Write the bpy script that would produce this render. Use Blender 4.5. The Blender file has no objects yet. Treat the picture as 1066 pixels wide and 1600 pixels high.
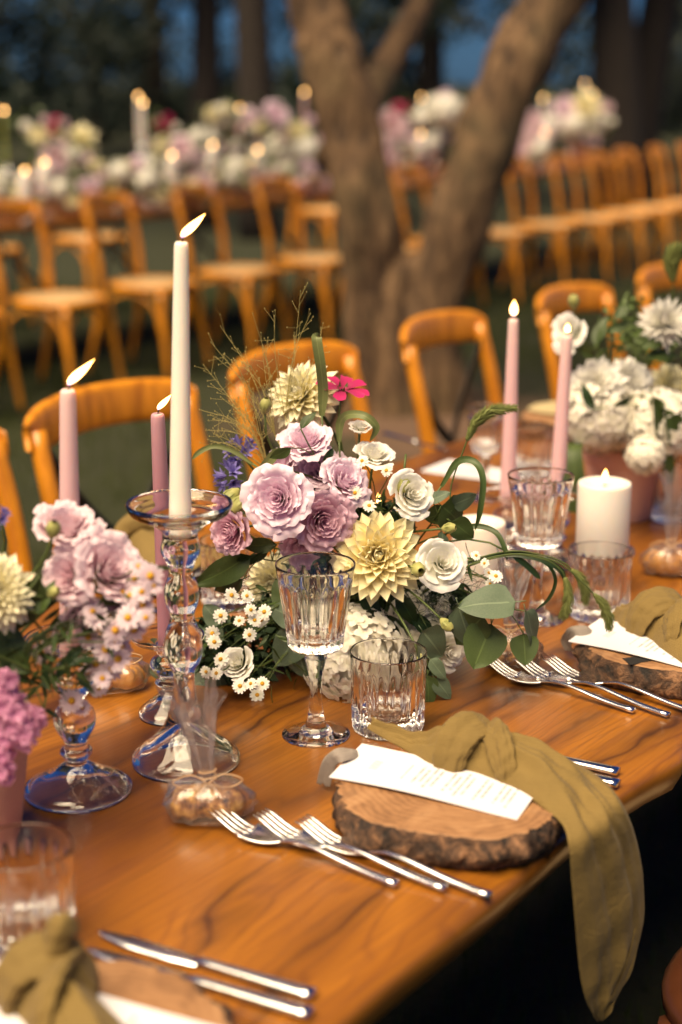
import bpy, math, random
import numpy as np
from math import sin, cos, pi, radians, atan2, sqrt
from mathutils import Vector, Matrix

random.seed(7)
RNG = np.random.default_rng(11)
scene = bpy.context.scene
COL = scene.collection

# ------------------------------------------------------------------ camera, sky, sun, exposure
FPX, PITCH, EYE = 2550.0, radians(15.2), 1.476
cam = bpy.data.cameras.new('camera')
cam_o = bpy.data.objects.new('camera', cam)
COL.objects.link(cam_o)
cam_o.location = (0, 0, EYE)
cam_o.rotation_euler = (pi / 2 - PITCH, 0, 0)
cam.sensor_fit = 'VERTICAL'
cam.sensor_height = 36.0
cam.lens = 36.0 * FPX / 1600.0
cam.clip_start, cam.clip_end = 0.05, 500
cam.dof.use_dof = True
cam.dof.focus_distance = 1.83
cam.dof.aperture_fstop = 2.6
scene.camera = cam_o

SUN_EL, SUN_AZ = radians(63), radians(-146)       # azimuth: 0 = +Y, positive towards +X
world = bpy.data.worlds.new('World')
scene.world = world
world.use_nodes = True
wn = world.node_tree
bg = wn.nodes['Background']
sky = wn.nodes.new('ShaderNodeTexSky')
sky.sky_type = 'NISHITA'
sky.sun_disc = False
sky.sun_elevation = SUN_EL
sky.sun_rotation = SUN_AZ
sky.dust_density = 0.3
sky.ozone_density = 4.0
bg.inputs['Strength'].default_value = 0.036
dusk = wn.nodes.new('ShaderNodeMix')
dusk.data_type = 'RGBA'
dusk.blend_type = 'MULTIPLY'
dusk.inputs[0].default_value = 1.0
dusk.inputs[7].default_value = (0.16, 0.34, 0.70, 1)
wn.links.new(sky.outputs[0], dusk.inputs[6])
wn.links.new(dusk.outputs[2], bg.inputs['Color'])

sun = bpy.data.lights.new('sun', 'SUN')
sun_o = bpy.data.objects.new('sun', sun)
COL.objects.link(sun_o)
sun.energy = 4.7
sun.angle = radians(54)
sun.color = (1.0, 0.80, 0.52)
sd = Vector((sin(SUN_AZ) * cos(SUN_EL), cos(SUN_AZ) * cos(SUN_EL), sin(SUN_EL)))
sun_o.rotation_euler = sd.to_track_quat('Z', 'Y').to_euler()

vs = scene.view_settings
scene.display_settings.display_device = 'sRGB'
vs.view_transform = 'Standard'
vs.look = 'None'
vs.exposure = 0.92
vs.gamma = 1.0
vs.use_curve_mapping = False
scene.render.engine = 'CYCLES'
cy = scene.cycles
cy.use_denoising = True
cy.max_bounces = 16
cy.transmission_bounces = 14
cy.transparent_max_bounces = 12
cy.diffuse_bounces = 4
cy.glossy_bounces = 6
cy.caustics_reflective = True
cy.caustics_refractive = True
cy.blur_glossy = 0.4
cy.sample_clamp_indirect = 6.0

# ------------------------------------------------------------------ geometry helpers
FW = np.array([0, cos(PITCH), -sin(PITCH)])
UP = np.array([0, sin(PITCH), cos(PITCH)])
EYEV = np.array([0, 0, EYE])
TT = 0.76                                           # table top height
A = radians(36.0)                                   # heading of the tables
TD = np.array([sin(A), cos(A), 0.0])                # along the table
ND = np.array([cos(A), -sin(A), 0.0])               # across the table, towards the near edge
ZV = np.array([0, 0, 1.0])


def ray(px, py):
    return np.array([1.0, 0, 0]) * ((px - 533) / FPX) + UP * ((800 - py) / FPX) + FW


def onz(px, py, z=TT):
    d = ray(px, py)
    return EYEV + d * ((z - EYE) / d[2])


def aty(px, py, Y):
    d = ray(px, py)
    return EYEV + d * (Y / d[1])


def onplane(px, py, nrm, c):
    d = ray(px, py)
    return EYEV + d * ((c - EYEV @ nrm) / (d @ nrm))


def tabp(perp, s, z=TT):
    return ND * perp + TD * s + ZV * z


def unit(v):
    v = np.asarray(v, float)
    return v / (np.linalg.norm(v) + 1e-12)


def rotz(a):
    c, s = cos(a), sin(a)
    return np.array([[c, -s, 0], [s, c, 0], [0, 0, 1.0]])


def basis(z, roll=0.0):
    """3x3 with columns x, y, z for a given z axis"""
    z = unit(z)
    h = np.array([0, 0, 1.0]) if abs(z[2]) < 0.95 else np.array([0, 1.0, 0])
    x = unit(np.cross(h, z))
    y = np.cross(z, x)
    return np.stack([x, y, z], 1) @ rotz(roll)


class MB:
    """gathers verts / faces and links them as one mesh object"""

    def __init__(self):
        self.v, self.f, self.t, self.n = [], [], [], 0

    def add(self, v, f, tp=0.0):
        v = np.asarray(v, float).reshape(-1, 3)
        self.v.append(v)
        self.t.append(np.broadcast_to(np.asarray(tp, float), (len(v),)).copy())
        n = self.n
        self.f.extend([tuple(i + n for i in q) for q in f])
        self.n += len(v)
        return self

    def grid(self, G, tp=0.0, closeu=False, closev=False):
        G = np.asarray(G, float)
        a, b = G.shape[:2]
        if np.ndim(tp) == 2:
            tp = np.asarray(tp).reshape(-1)
        f = []
        for i in range(a if closeu else a - 1):
            i2 = (i + 1) % a
            for j in range(b if closev else b - 1):
                j2 = (j + 1) % b
                f.append((i * b + j, i * b + j2, i2 * b + j2, i2 * b + j))
        return self.add(G.reshape(-1, 3), f, tp)

    def lathe(self, prof, seg=32, flute=None, M=None, loc=(0, 0, 0), tp=0.0, closed=False):
        """prof: list of (r, z); flute(r, z, angle) -> r"""
        prof = np.asarray(prof, float)
        ang = np.arange(seg) * 2 * pi / seg
        G = np.zeros((len(prof), seg, 3))
        for i, (r, z) in enumerate(prof):
            rr = np.full(seg, r) if flute is None else flute(r, z, ang)
            G[i, :, 0] = rr * np.cos(ang)
            G[i, :, 1] = rr * np.sin(ang)
            G[i, :, 2] = z
        if M is not None:
            G = G @ np.asarray(M).T
        return self.grid(G + np.asarray(loc), tp, closeu=closed, closev=True)

    def tube(self, pts, rad, seg=8, cap=True, flat=None, tp=0.0, up=None):
        """flat: (a, b) scale of the section along the frame's two axes"""
        pts = np.asarray(pts, float)
        n = len(pts)
        rad = np.broadcast_to(np.asarray(rad, float), (n,))
        tan = np.gradient(pts, axis=0)
        tan /= np.linalg.norm(tan, axis=1)[:, None] + 1e-12
        u = np.array(up if up is not None else ((0, 0, 1.0) if abs(tan[0][2]) < 0.9 else (1.0, 0, 0)), float)
        ang = np.arange(seg) * 2 * pi / seg
        fa, fb = flat if flat is not None else (1, 1)
        G = np.zeros((n, seg, 3))
        for i in range(n):
            u = u - tan[i] * (u @ tan[i])
            u = unit(u)
            w = np.cross(tan[i], u)
            G[i] = pts[i] + rad[i] * (np.cos(ang)[:, None] * w * fa + np.sin(ang)[:, None] * u * fb)
        base = self.n
        self.grid(G, tp, closev=True)
        if cap:
            self.f.append(tuple(base + k for k in range(seg))[::-1])
            self.f.append(tuple(base + (n - 1) * seg + k for k in range(seg)))
        return self

    def box(self, lo, hi, M=None, loc=(0, 0, 0)):
        x0, y0, z0 = lo
        x1, y1, z1 = hi
        v = np.array([[x0, y0, z0], [x1, y0, z0], [x1, y1, z0], [x0, y1, z0],
                      [x0, y0, z1], [x1, y0, z1], [x1, y1, z1], [x0, y1, z1]], float)
        if M is not None:
            v = v @ np.asarray(M).T
        return self.add(v + np.asarray(loc), [(3, 2, 1, 0), (4, 5, 6, 7), (0, 1, 5, 4), (1, 2, 6, 5), (2, 3, 7, 6), (3, 0, 4, 7)])

    def mesh(self, name, mat, smooth=True, sub=None):
        V = np.concatenate(self.v) if self.v else np.zeros((0, 3))
        if sub is not None:
            V = V - np.asarray(sub)
        me = bpy.data.meshes.new(name)
        me.from_pydata(V.tolist(), [], self.f)
        if mat is not None:
            me.materials.append(mat)
        me.polygons.foreach_set('use_smooth', [smooth] * len(me.polygons))
        at = me.attributes.new('tp', 'FLOAT', 'POINT')
        at.data.foreach_set('value', np.concatenate(self.t).astype(np.float32) if self.t else [])
        me.update()
        return me

    def build(self, name, mat, parent=None, smooth=True, world=True):
        sub = None
        if parent is not None and world:
            sub = root_loc(parent)
        return put(name, self.mesh(name, mat, smooth, sub), parent)


def root_loc(o):
    p = np.array(o.location)
    while o.parent:
        o = o.parent
        p = p + np.array(o.location)
    return p


def put(name, me, parent=None, loc=None, M=None):
    o = bpy.data.objects.new(name, me)
    COL.objects.link(o)
    if parent is not None:
        o.parent = parent
    if M is not None:
        m = Matrix([list(r) + [0] for r in np.asarray(M)] + [[0, 0, 0, 1]])
        if loc is not None:
            m.translation = Vector([float(q) for q in loc])
        o.matrix_local = m
    elif loc is not None:
        o.location = [float(q) for q in loc]
    return o


def tag(o, label=None, cat=None, group=None, kind=None):
    if label:
        o['label'] = label
    if cat:
        o['category'] = cat
    if group:
        o['group'] = group
    if kind:
        o['kind'] = kind
    return o


def thing(name, label, cat, loc=(0, 0, 0), rz=0.0, group=None):
    o = bpy.data.objects.new(name, None)
    o.empty_display_size = 0.02
    COL.objects.link(o)
    o.location = [float(q) for q in loc]
    o.rotation_euler = (0, 0, rz)
    return tag(o, label, cat, group)


def dup(root, loc, rz, label, group=None):
    r = root.copy()
    COL.objects.link(r)
    r.location = [float(q) for q in loc]
    r.rotation_euler = (0, 0, rz)
    tag(r, label, None, group)
    for ch in list(root.children):
        c = ch.copy()
        COL.objects.link(c)
        c.parent = r
        for g in ch.children:
            d = g.copy()
            COL.objects.link(d)
            d.parent = c
    return r


def catmull(P, n):
    """n samples per span through the control points (any dimension)"""
    P = np.asarray(P, float)
    Q = np.concatenate([[2 * P[0] - P[1]], P, [2 * P[-1] - P[-2]]])
    out = []
    for i in range(1, len(Q) - 2):
        for k in range(n):
            t = k / n
            a, b, c, d = Q[i - 1], Q[i], Q[i + 1], Q[i + 2]
            out.append(0.5 * (2 * b + (c - a) * t + (2 * a - 5 * b + 4 * c - d) * t * t + (3 * b - a - 3 * c + d) * t ** 3))
    out.append(P[-1])
    return np.array(out)


# ------------------------------------------------------------------ materials
class NT:
    def __init__(self, name):
        self.m = bpy.data.materials.new(name)
        self.m.use_nodes = True
        self.t = self.m.node_tree
        self.b = self.t.nodes['Principled BSDF']
        self.out = self.t.nodes['Material Output']

    def n(self, ty, **kw):
        nd = self.t.nodes.new('ShaderNode' + ty)
        for k, v in kw.items():
            setattr(nd, k, v)
        return nd

    def l(self, a, b):
        self.t.links.new(a, b)
        return self

    def val(self, sock, v):
        if hasattr(v, 'is_output'):
            self.l(v, sock)
        else:
            sock.default_value = v

    def math(self, op, a, b=0.0, c=0.0):
        nd = self.n('Math', operation=op)
        self.val(nd.inputs[0], a)
        self.val(nd.inputs[1], b)
        self.val(nd.inputs[2], c)
        return nd.outputs[0]

    def mix(self, fac, a, b, blend='MIX'):
        nd = self.n('Mix', data_type='RGBA', blend_type=blend)
        self.val(nd.inputs[0], fac)
        self.val(nd.inputs[6], a if hasattr(a, 'is_output') else (*a, 1))
        self.val(nd.inputs[7], b if hasattr(b, 'is_output') else (*b, 1))
        return nd.outputs[2]

    def ramp(self, fac, stops):
        nd = self.n('ValToRGB')
        cr = nd.color_ramp
        while len(cr.elements) < len(stops):
            cr.elements.new(0.5)
        for e, (p, c) in zip(cr.elements, stops):
            e.position = p
            e.color = (*c, 1) if len(c) == 3 else c
        self.val(nd.inputs[0], fac)
        return nd.outputs[0]

    def coord(self, kind='Object', scale=(1, 1, 1), rot=(0, 0, 0)):
        tc = self.n('TexCoord')
        mp = self.n('Mapping')
        mp.inputs['Scale'].default_value = scale
        mp.inputs['Rotation'].default_value = rot
        self.l(tc.outputs[kind], mp.inputs[0])
        return mp.outputs[0]

    def noise(self, vec, scale=5, detail=4, rough=0.5, dist=0.0):
        nd = self.n('TexNoise')
        nd.inputs['Scale'].default_value = scale
        nd.inputs['Detail'].default_value = detail
        nd.inputs['Roughness'].default_value = rough
        nd.inputs['Distortion'].default_value = dist
        if vec is not None:
            self.l(vec, nd.inputs['Vector'])
        return nd.outputs[0]

    def bump(self, h, strength=0.3, dist=0.01):
        nd = self.n('Bump')
        nd.inputs['Strength'].default_value = strength
        nd.inputs['Distance'].default_value = dist
        self.l(h, nd.inputs['Height'])
        self.l(nd.outputs[0], self.b.inputs['Normal'])
        return self

    def set(self, **kw):
        for k, v in kw.items():
            k = k.replace('_', ' ')
            self.val(self.b.inputs[k], (*v, 1) if isinstance(v, tuple) and len(v) == 3 else v)
        return self

    def attr(self, name='tp'):
        return self.n('Attribute', attribute_name=name).outputs['Fac']

    def rand(self):
        return self.n('ObjectInfo').outputs['Random']

    def translucent(self, color, amount):
        """mixes a translucent lobe into the principled surface"""
        tr = self.n('BsdfTranslucent')
        self.val(tr.inputs[0], color if hasattr(color, 'is_output') else (*color, 1))
        mx = self.n('MixShader')
        mx.inputs[0].default_value = amount
        self.l(self.b.outputs[0], mx.inputs[1])
        self.l(tr.outputs[0], mx.inputs[2])
        self.l(mx.outputs[0], self.out.inputs[0])
        return self


def petal_mat(name, base, tip, rough=0.55, trans=0.3, vary=0.12, mottle=0.15):
    k = NT(name)
    c = k.ramp(k.attr(), [(0.0, base), (1.0, tip)])
    n = k.noise(k.coord('Object'), 90, 3)
    c = k.mix(k.math('MULTIPLY', n, mottle), c, tuple(x * 0.72 for x in tip))
    hs = k.n('HueSaturation')
    k.val(hs.inputs['Value'], k.math('MULTIPLY_ADD', k.rand(), vary, 1 - vary * 0.6))
    k.l(c, hs.inputs['Color'])
    c = hs.outputs[0]
    k.set(Base_Color=c, Roughness=rough)
    k.b.inputs['Sheen Weight'].default_value = 0.15
    k.bump(k.noise(k.coord('Object', (1, 1, 1)), 260, 2), 0.06, 0.002)
    k.translucent(c, trans)
    return k.m


def leaf_mat(name, c1, c2, rough=0.45, trans=0.25, under=None):
    k = NT(name)
    n = k.noise(k.coord('Object'), 35, 4)
    c = k.mix(n, c1, c2)
    rib = k.math('LESS_THAN', k.math('ABSOLUTE', k.attr()), 0.05)
    c = k.mix(k.math('MULTIPLY', rib, 0.35), c, tuple(min(1, x * 2.2) for x in c2))
    hs = k.n('HueSaturation')
    k.val(hs.inputs['Value'], k.math('MULTIPLY_ADD', k.rand(), 0.5, 0.75))
    k.l(c, hs.inputs['Color'])
    k.set(Base_Color=hs.outputs[0], Roughness=rough)
    k.bump(k.noise(k.coord('Object'), 120, 3), 0.2, 0.002)
    k.translucent(hs.outputs[0], trans)
    return k.m


def flat_mat(name, c, rough=0.5, metal=0.0, nscale=40, var=0.25, bump=0.1):
    k = NT(name)
    n = k.noise(k.coord('Object'), nscale, 5)
    k.set(Base_Color=k.mix(n, tuple(x * (1 - var) for x in c), tuple(min(1, x * (1 + var)) for x in c)), Roughness=rough, Metallic=metal)
    if bump:
        k.bump(n, bump, 0.005)
    return k.m


M = {}


def make_materials():
    # varnished slab: figure runs along the table (local Y)
    k = NT('slab_wood')
    co = k.coord('Object')
    warp = k.noise(k.coord('Object', (1.6, 0.55, 1.0)), 1.7, 3, 0.5)
    mp = k.n('Mapping')
    mp.inputs['Scale'].default_value = (1.0, 0.16, 1.0)
    k.l(co, mp.inputs[0])
    add = k.n('VectorMath', operation='ADD')
    sc = k.n('VectorMath', operation='SCALE')
    comb = k.n('CombineXYZ')
    k.l(warp, comb.inputs[0])
    k.l(comb.outputs[0], sc.inputs[0])
    sc.inputs['Scale'].default_value = 0.55
    k.l(mp.outputs[0], add.inputs[0])
    k.l(sc.outputs[0], add.inputs[1])
    big = k.noise(add.outputs[0], 5.0, 3, 0.5, 0.4)
    fine = k.noise(k.coord('Object', (70, 2.5, 10)), 3.0, 4, 0.6)
    sepv = k.n('SeparateXYZ')
    k.l(co, sepv.inputs[0])
    wv1 = k.noise(k.coord('Object', (2.2, 0.55, 1.0)), 1.5, 3, 0.5, 0.35)
    wv2 = k.noise(k.coord('Object', (6.0, 2.2, 1.0)), 2.0, 3, 0.5)
    ph = k.math('ADD', k.math('MULTIPLY', sepv.outputs[0], 9.0), k.math('MULTIPLY_ADD', wv1, 5.5, k.math('MULTIPLY', wv2, 0.9)))
    ridge = k.math('ABSOLUTE', k.math('SUBTRACT', k.math('FRACT', ph), 0.5))
    vein = k.ramp(ridge, [(0.0, (0.9, 0.9, 0.9)), (0.05, (0.55, 0.55, 0.55)), (0.16, (0.22, 0.22, 0.22)), (0.36, (0, 0, 0))])
    ph2 = k.math('MULTIPLY', ph, 5.0)
    ridge2 = k.math('ABSOLUTE', k.math('SUBTRACT', k.math('FRACT', ph2), 0.5))
    vein2 = k.ramp(ridge2, [(0.0, (1, 1, 1)), (0.20, (0.1, 0.1, 0.1)), (0.5, (0, 0, 0))])
    mask = k.ramp(k.noise(k.coord('Object', (3.0, 0.9, 1.0)), 1.9, 3, 0.55, 0.5), [(0.36, (0.05, 0.05, 0.05)), (0.54, (1, 1, 1))])
    c = k.ramp(big, [(0.25, (0.080, 0.023, 0.002)), (0.42, (0.19, 0.063, 0.0055)), (0.58, (0.33, 0.120, 0.010)), (0.8, (0.23, 0.078, 0.006))])
    c = k.mix(k.math('MULTIPLY', k.math('MULTIPLY', vein2, mask), 0.6), c, (0.13, 0.040, 0.010))
    c = k.mix(k.math('MULTIPLY', k.math('MULTIPLY', vein, mask), 0.95), c, (0.025, 0.008, 0.004))
    dk = k.ramp(k.noise(k.coord('Object', (2.4, 0.8, 1.0)), 2.3, 3, 0.5, 0.9), [(0.60, (0, 0, 0)), (0.72, (1, 1, 1))])
    c = k.mix(k.math('MULTIPLY', k.math('MULTIPLY', dk, k.math('MULTIPLY_ADD', vein2, 0.5, 0.5)), 0.75), c, (0.06, 0.018, 0.008))
    c = k.mix(k.ramp(fine, [(0.42, (0, 0, 0)), (0.72, (0.5, 0.5, 0.5))]), c, (0.12, 0.038, 0.010))
    k.set(Base_Color=c, Roughness=k.math('MULTIPLY_ADD', fine, 0.20, 0.24))
    k.b.inputs['Specular IOR Level'].default_value = 0.4
    k.b.inputs['Coat Weight'].default_value = 0.30
    k.b.inputs['Coat Roughness'].default_value = 0.15
    k.bump(fine, 0.10, 0.002)
    M['slab'] = k.m

    k = NT('chair_wood')
    n = k.noise(k.coord('Object', (14, 14, 2.0)), 3, 4)
    c = k.ramp(n, [(0.3, (0.42, 0.140, 0.006)), (0.6, (0.70, 0.265, 0.012)), (0.8, (0.56, 0.195, 0.008))])
    k.set(Base_Color=c, Roughness=0.34)
    k.b.inputs['Coat Weight'].default_value = 0.25
    k.b.inputs['Coat Roughness'].default_value = 0.25
    M['chair'] = k.m
    M['chair_dark'] = flat_mat('dark_chair_wood', (0.11, 0.035, 0.014), 0.35, 0, 20, 0.3)
    k = NT('rattan')
    ck = k.n('TexChecker')
    ck.inputs['Scale'].default_value = 90
    k.l(k.coord('Object'), ck.inputs[0])
    c = k.mix(ck.outputs['Fac'], (0.44, 0.30, 0.15), (0.54, 0.38, 0.20))
    k.set(Base_Color=c, Roughness=0.6)
    k.bump(ck.outputs['Fac'], 0.4, 0.003)
    M['rattan'] = k.m
    M['black_metal'] = flat_mat('black_metal', (0.012, 0.011, 0.010), 0.4, 0.6, 60, 0.3)

    # bark slices
    k = NT('slice_face')
    co = k.coord('Object')
    sep = k.n('SeparateXYZ')
    k.l(co, sep.inputs[0])
    wob = k.noise(co, 14, 3)
    rr = k.math('SQRT', k.math('ADD', k.math('POWER', sep.outputs[0], 2.0), k.math('POWER', k.math('MULTIPLY', sep.outputs[1], 1.25), 2.0)))
    rg = k.math('SINE', k.math('MULTIPLY', k.math('MULTIPLY_ADD', wob, 0.05, rr), 640.0))
    c = k.ramp(k.math('MULTIPLY_ADD', rg, 0.07, k.noise(co, 26, 5, 0.6, 0.8)), [(0.25, (0.16, 0.075, 0.032)), (0.5, (0.30, 0.150, 0.064)), (0.8, (0.41, 0.225, 0.105))])
    blot = k.ramp(k.noise(co, 22, 4, 0.6, 1.2), [(0.58, (0, 0, 0)), (0.72, (1, 1, 1))])
    c = k.mix(k.math('MULTIPLY', blot, 0.45), c, (0.11, 0.055, 0.028))
    k.set(Base_Color=c, Roughness=0.6)
    k.bump(k.noise(co, 150, 3), 0.15, 0.002)
    M['slice'] = k.m
    k = NT('slice_bark')
    co = k.coord('Object')
    n = k.noise(co, 60, 6, 0.65, 0.6)
    c = k.ramp(n, [(0.36, (0.012, 0.008, 0.006)), (0.52, (0.085, 0.042, 0.022)), (0.68, (0.30, 0.15, 0.07)), (0.85, (0.40, 0.22, 0.11))])
    k.set(Base_Color=c, Roughness=0.8)
    k.bump(n, 0.9, 0.012)
    M['bark_edge'] = k.m
    M['crack'] = flat_mat('dark_crack', (0.010, 0.008, 0.007), 0.8)  # near-black colour of the strip laid along the crack

    k = NT('tree_bark')
    co = k.coord('Object', (1, 1, 0.28))
    n = k.noise(co, 16, 6, 0.65, 0.9)
    n2 = k.noise(k.coord('Object'), 2.2, 3)
    c = k.ramp(n, [(0.34, (0.028, 0.014, 0.007)), (0.5, (0.125, 0.070, 0.032)), (0.72, (0.25, 0.148, 0.072))])
    c = k.mix(k.math('MULTIPLY', k.ramp(n2, [(0.5, (0, 0, 0)), (0.7, (1, 1, 1))]), 0.4), c, (0.07, 0.065, 0.022))
    k.set(Base_Color=c, Roughness=0.85)
    k.bump(n, 0.9, 0.03)
    M['bark'] = k.m

    M['bark_far'] = flat_mat('shaded_bark', (0.026, 0.018, 0.013), 0.9, 0, 12, 0.4)  # darker bark copy; the dimness of the far trunks is in its colour
    # glass
    k = NT('clear_glass')
    k.set(Base_Color=(0.99, 0.985, 0.975), Roughness=0.0, IOR=1.5, Transmission_Weight=1.0)
    M['glass'] = k.m
    k = NT('cellophane')
    tr = k.n('BsdfTransparent')
    tr.inputs[0].default_value = (0.97, 0.96, 0.96, 1)
    gl = k.n('BsdfGlossy')
    gl.inputs['Roughness'].default_value = 0.18
    gl.inputs[0].default_value = (0.95, 0.95, 0.97, 1)
    lw = k.n('LayerWeight')
    lw.inputs['Blend'].default_value = 0.38
    mx = k.n('MixShader')
    k.l(k.math('MULTIPLY_ADD', lw.outputs['Facing'], 0.50, 0.06), mx.inputs[0])
    k.l(tr.outputs[0], mx.inputs[1])
    k.l(gl.outputs[0], mx.inputs[2])
    df = k.n('BsdfTranslucent')
    df.inputs[0].default_value = (0.9, 0.88, 0.88, 1)
    df2 = k.n('BsdfDiffuse')
    df2.inputs[0].default_value = (0.9, 0.88, 0.88, 1)
    a1 = k.n('MixShader')
    a1.inputs[0].default_value = 0.5
    k.l(df.outputs[0], a1.inputs[1])
    k.l(df2.outputs[0], a1.inputs[2])
    a2 = k.n('MixShader')
    k.l(k.math('MULTIPLY_ADD', lw.outputs['Facing'], 0.12, k.math('MULTIPLY_ADD', k.attr(), 0.05, 0.008)), a2.inputs[0])
    k.l(mx.outputs[0], a2.inputs[1])
    k.l(a1.outputs[0], a2.inputs[2])
    k.l(a2.outputs[0], k.out.inputs[0])
    bp = k.n('Bump')
    bp.inputs['Strength'].default_value = 0.9
    bp.inputs['Distance'].default_value = 0.004
    k.l(k.noise(k.coord('Object'), 70, 3), bp.inputs['Height'])
    k.l(bp.outputs[0], gl.inputs['Normal'])
    M['cello'] = k.m

    def steel(name, col, r):
        k = NT(name)
        n = k.noise(k.coord('Object', (1, 1, 1)), 25, 4)
        k.set(Base_Color=col, Metallic=1.0, Roughness=k.math('MULTIPLY_ADD', n, 0.12, r))
        return k.m
    M['steel'] = steel('cutlery_steel', (0.82, 0.80, 0.78), 0.13)

    def wax(name, c, c2):
        k = NT(name)
        col = k.ramp(k.attr(), [(0.0, c), (1.0, c2)])
        col = k.mix(k.math('MULTIPLY', k.noise(k.coord('Object'), 60, 4), 0.12), col, tuple(x * 0.8 for x in c))
        k.set(Base_Color=col, Roughness=0.42)
        k.b.inputs['Subsurface Weight'].default_value = 0.6
        k.b.inputs['Subsurface Radius'].default_value = (1.0, 0.6, 0.4)
        k.b.inputs['Subsurface Scale'].default_value = 0.012
        return k.m
    M['wax_cream'] = wax('cream_wax', (0.92, 0.83, 0.73), (0.92, 0.83, 0.72))
    M['wax_lilac'] = wax('lilac_wax', (0.72, 0.46, 0.48), (0.78, 0.56, 0.53))
    M['wax_mauve'] = wax('mauve_wax', (0.36, 0.17, 0.22), (0.52, 0.30, 0.34))
    M['wax_white'] = wax('white_wax', (0.80, 0.74, 0.68), (0.82, 0.76, 0.68))
    M['wax_green'] = wax('green_wax', (0.22, 0.24, 0.05), (0.30, 0.30, 0.08))
    M['wick'] = flat_mat('wick', (0.03, 0.025, 0.02), 0.9)

    k = NT('flame')
    em = k.n('Emission')
    lw = k.n('LayerWeight')
    lw.inputs['Blend'].default_value = 0.35
    body = k.ramp(k.attr(), [(0.0, (0.10, 0.18, 0.9)), (0.14, (0.9, 0.50, 0.24)), (0.35, (1.0, 0.60, 0.22)), (1.0, (1.0, 0.42, 0.08))])
    k.l(k.mix(lw.outputs['Facing'], body, (1.0, 0.42, 0.08)), em.inputs[0])
    k.l(k.ramp(k.attr(), [(0.0, (0.05,) * 3), (0.22, (1.0,) * 3), (1.0, (0.8,) * 3)]), em.inputs[1])
    st = k.math('MULTIPLY', k.ramp(k.attr(), [(0.0, (0.04,) * 3), (0.22, (1.0,) * 3), (1.0, (0.8,) * 3)]), 11.0)
    k.l(st, em.inputs[1])
    tr = k.n('BsdfTransparent')
    mxf = k.n('MixShader')
    soft = k.ramp(lw.outputs['Facing'], [(0.0, (1, 1, 1)), (0.30, (0.75, 0.75, 0.75)), (0.55, (0.16, 0.16, 0.16)), (0.8, (0.04, 0.04, 0.04)), (1.0, (0.0, 0.0, 0.0))])
    low = k.ramp(k.attr(), [(0.0, (0.25,) * 3), (0.28, (1,) * 3), (0.85, (1,) * 3), (1.0, (0.55,) * 3)])
    k.l(k.math('MULTIPLY', soft, low), mxf.inputs[0])
    k.l(tr.outputs[0], mxf.inputs[1])
    k.l(em.outputs[0], mxf.inputs[2])
    k.l(mxf.outputs[0], k.out.inputs[0])
    M['flame'] = k.m

    # paper with faint rows of print (uv: x across the card, y down it)
    k = NT('printed_card')
    uv = k.n('TexCoord').outputs['UV']
    sp = k.n('SeparateXYZ')
    k.l(uv, sp.inputs[0])
    X, Y = sp.outputs[0], sp.outputs[1]
    row = k.math('FLOOR', k.math('MULTIPLY', Y, 30.0))
    inrow = k.math('LESS_THAN', k.math('FRACT', k.math('MULTIPLY', Y, 30.0)), 0.42)
    cmb = k.n('CombineXYZ')
    k.l(k.math('MULTIPLY', X, 34.0), cmb.inputs[0])
    k.l(k.math('MULTIPLY', row, 7.31), cmb.inputs[1])
    word = k.math('GREATER_THAN', k.noise(cmb.outputs[0], 1.0, 1), 0.42)
    half = k.math('MULTIPLY_ADD', k.math('FRACT', k.math('MULTIPLY', row, 0.618)), 0.20, 0.17)
    inx = k.math('LESS_THAN', k.math('ABSOLUTE', k.math('SUBTRACT', X, 0.5)), half)
    iny = k.math('MULTIPLY', k.math('GREATER_THAN', Y, 0.34), k.math('LESS_THAN', Y, 0.93))
    skip = k.math('GREATER_THAN', k.math('FRACT', k.math('MULTIPLY', row, 0.381)), 0.22)
    tx = k.math('MULTIPLY', k.math('MULTIPLY', inrow, word), k.math('MULTIPLY', k.math('MULTIPLY', inx, iny), skip))
    hd = k.math('MULTIPLY', k.math('LESS_THAN', k.math('ABSOLUTE', k.math('SUBTRACT', X, 0.5)), 0.13),
                k.math('LESS_THAN', k.math('ABSOLUTE', k.math('SUBTRACT', Y, 0.17)), 0.022))
    wv = k.n('TexWave')
    wv.inputs['Scale'].default_value = 9
    wv.inputs['Distortion'].default_value = 6
    k.l(uv, wv.inputs[0])
    hd = k.math('MULTIPLY', hd, k.math('GREATER_THAN', wv.outputs['Fac'], 0.6))
    c = k.mix(k.math('MULTIPLY', tx, 0.6), (0.70, 0.67, 0.70), (0.09, 0.09, 0.11))
    c = k.mix(k.math('MULTIPLY', hd, 0.6), c, (0.45, 0.30, 0.16))
    k.set(Base_Color=c, Roughness=0.65)
    M['card'] = k.m

    def cloth(name, c, sc=900):
        k = NT(name)
        co = k.coord('Object')
        w1 = k.n('TexWave', bands_direction='X')
        w2 = k.n('TexWave', bands_direction='Z')
        for w, in ((w1,), (w2,)):
            w.inputs['Scale'].default_value = sc / 6.0
            w.inputs['Distortion'].default_value = 1.2
            k.l(co, w.inputs[0])
        wv = k.math('MULTIPLY', w1.outputs['Fac'], w2.outputs['Fac'])
        n = k.noise(co, 25, 5)
        cc = k.mix(n, tuple(x * 0.8 for x in c), tuple(min(1, x * 1.2) for x in c))
        cc = k.mix(k.math('MULTIPLY', wv, 0.25), cc, tuple(x * 0.6 for x in c))
        k.set(Base_Color=cc, Roughness=0.85)
        k.b.inputs['Sheen Weight'].default_value = 0.05
        cr = k.noise(k.coord('Object', (1, 1, 1)), 55, 5, 0.6, 1.6)
        k.bump(k.math('ADD', k.math('MULTIPLY', wv, 0.5), k.math('MULTIPLY', cr, 3.0)), 0.45, 0.0014)
        return k.m
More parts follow.
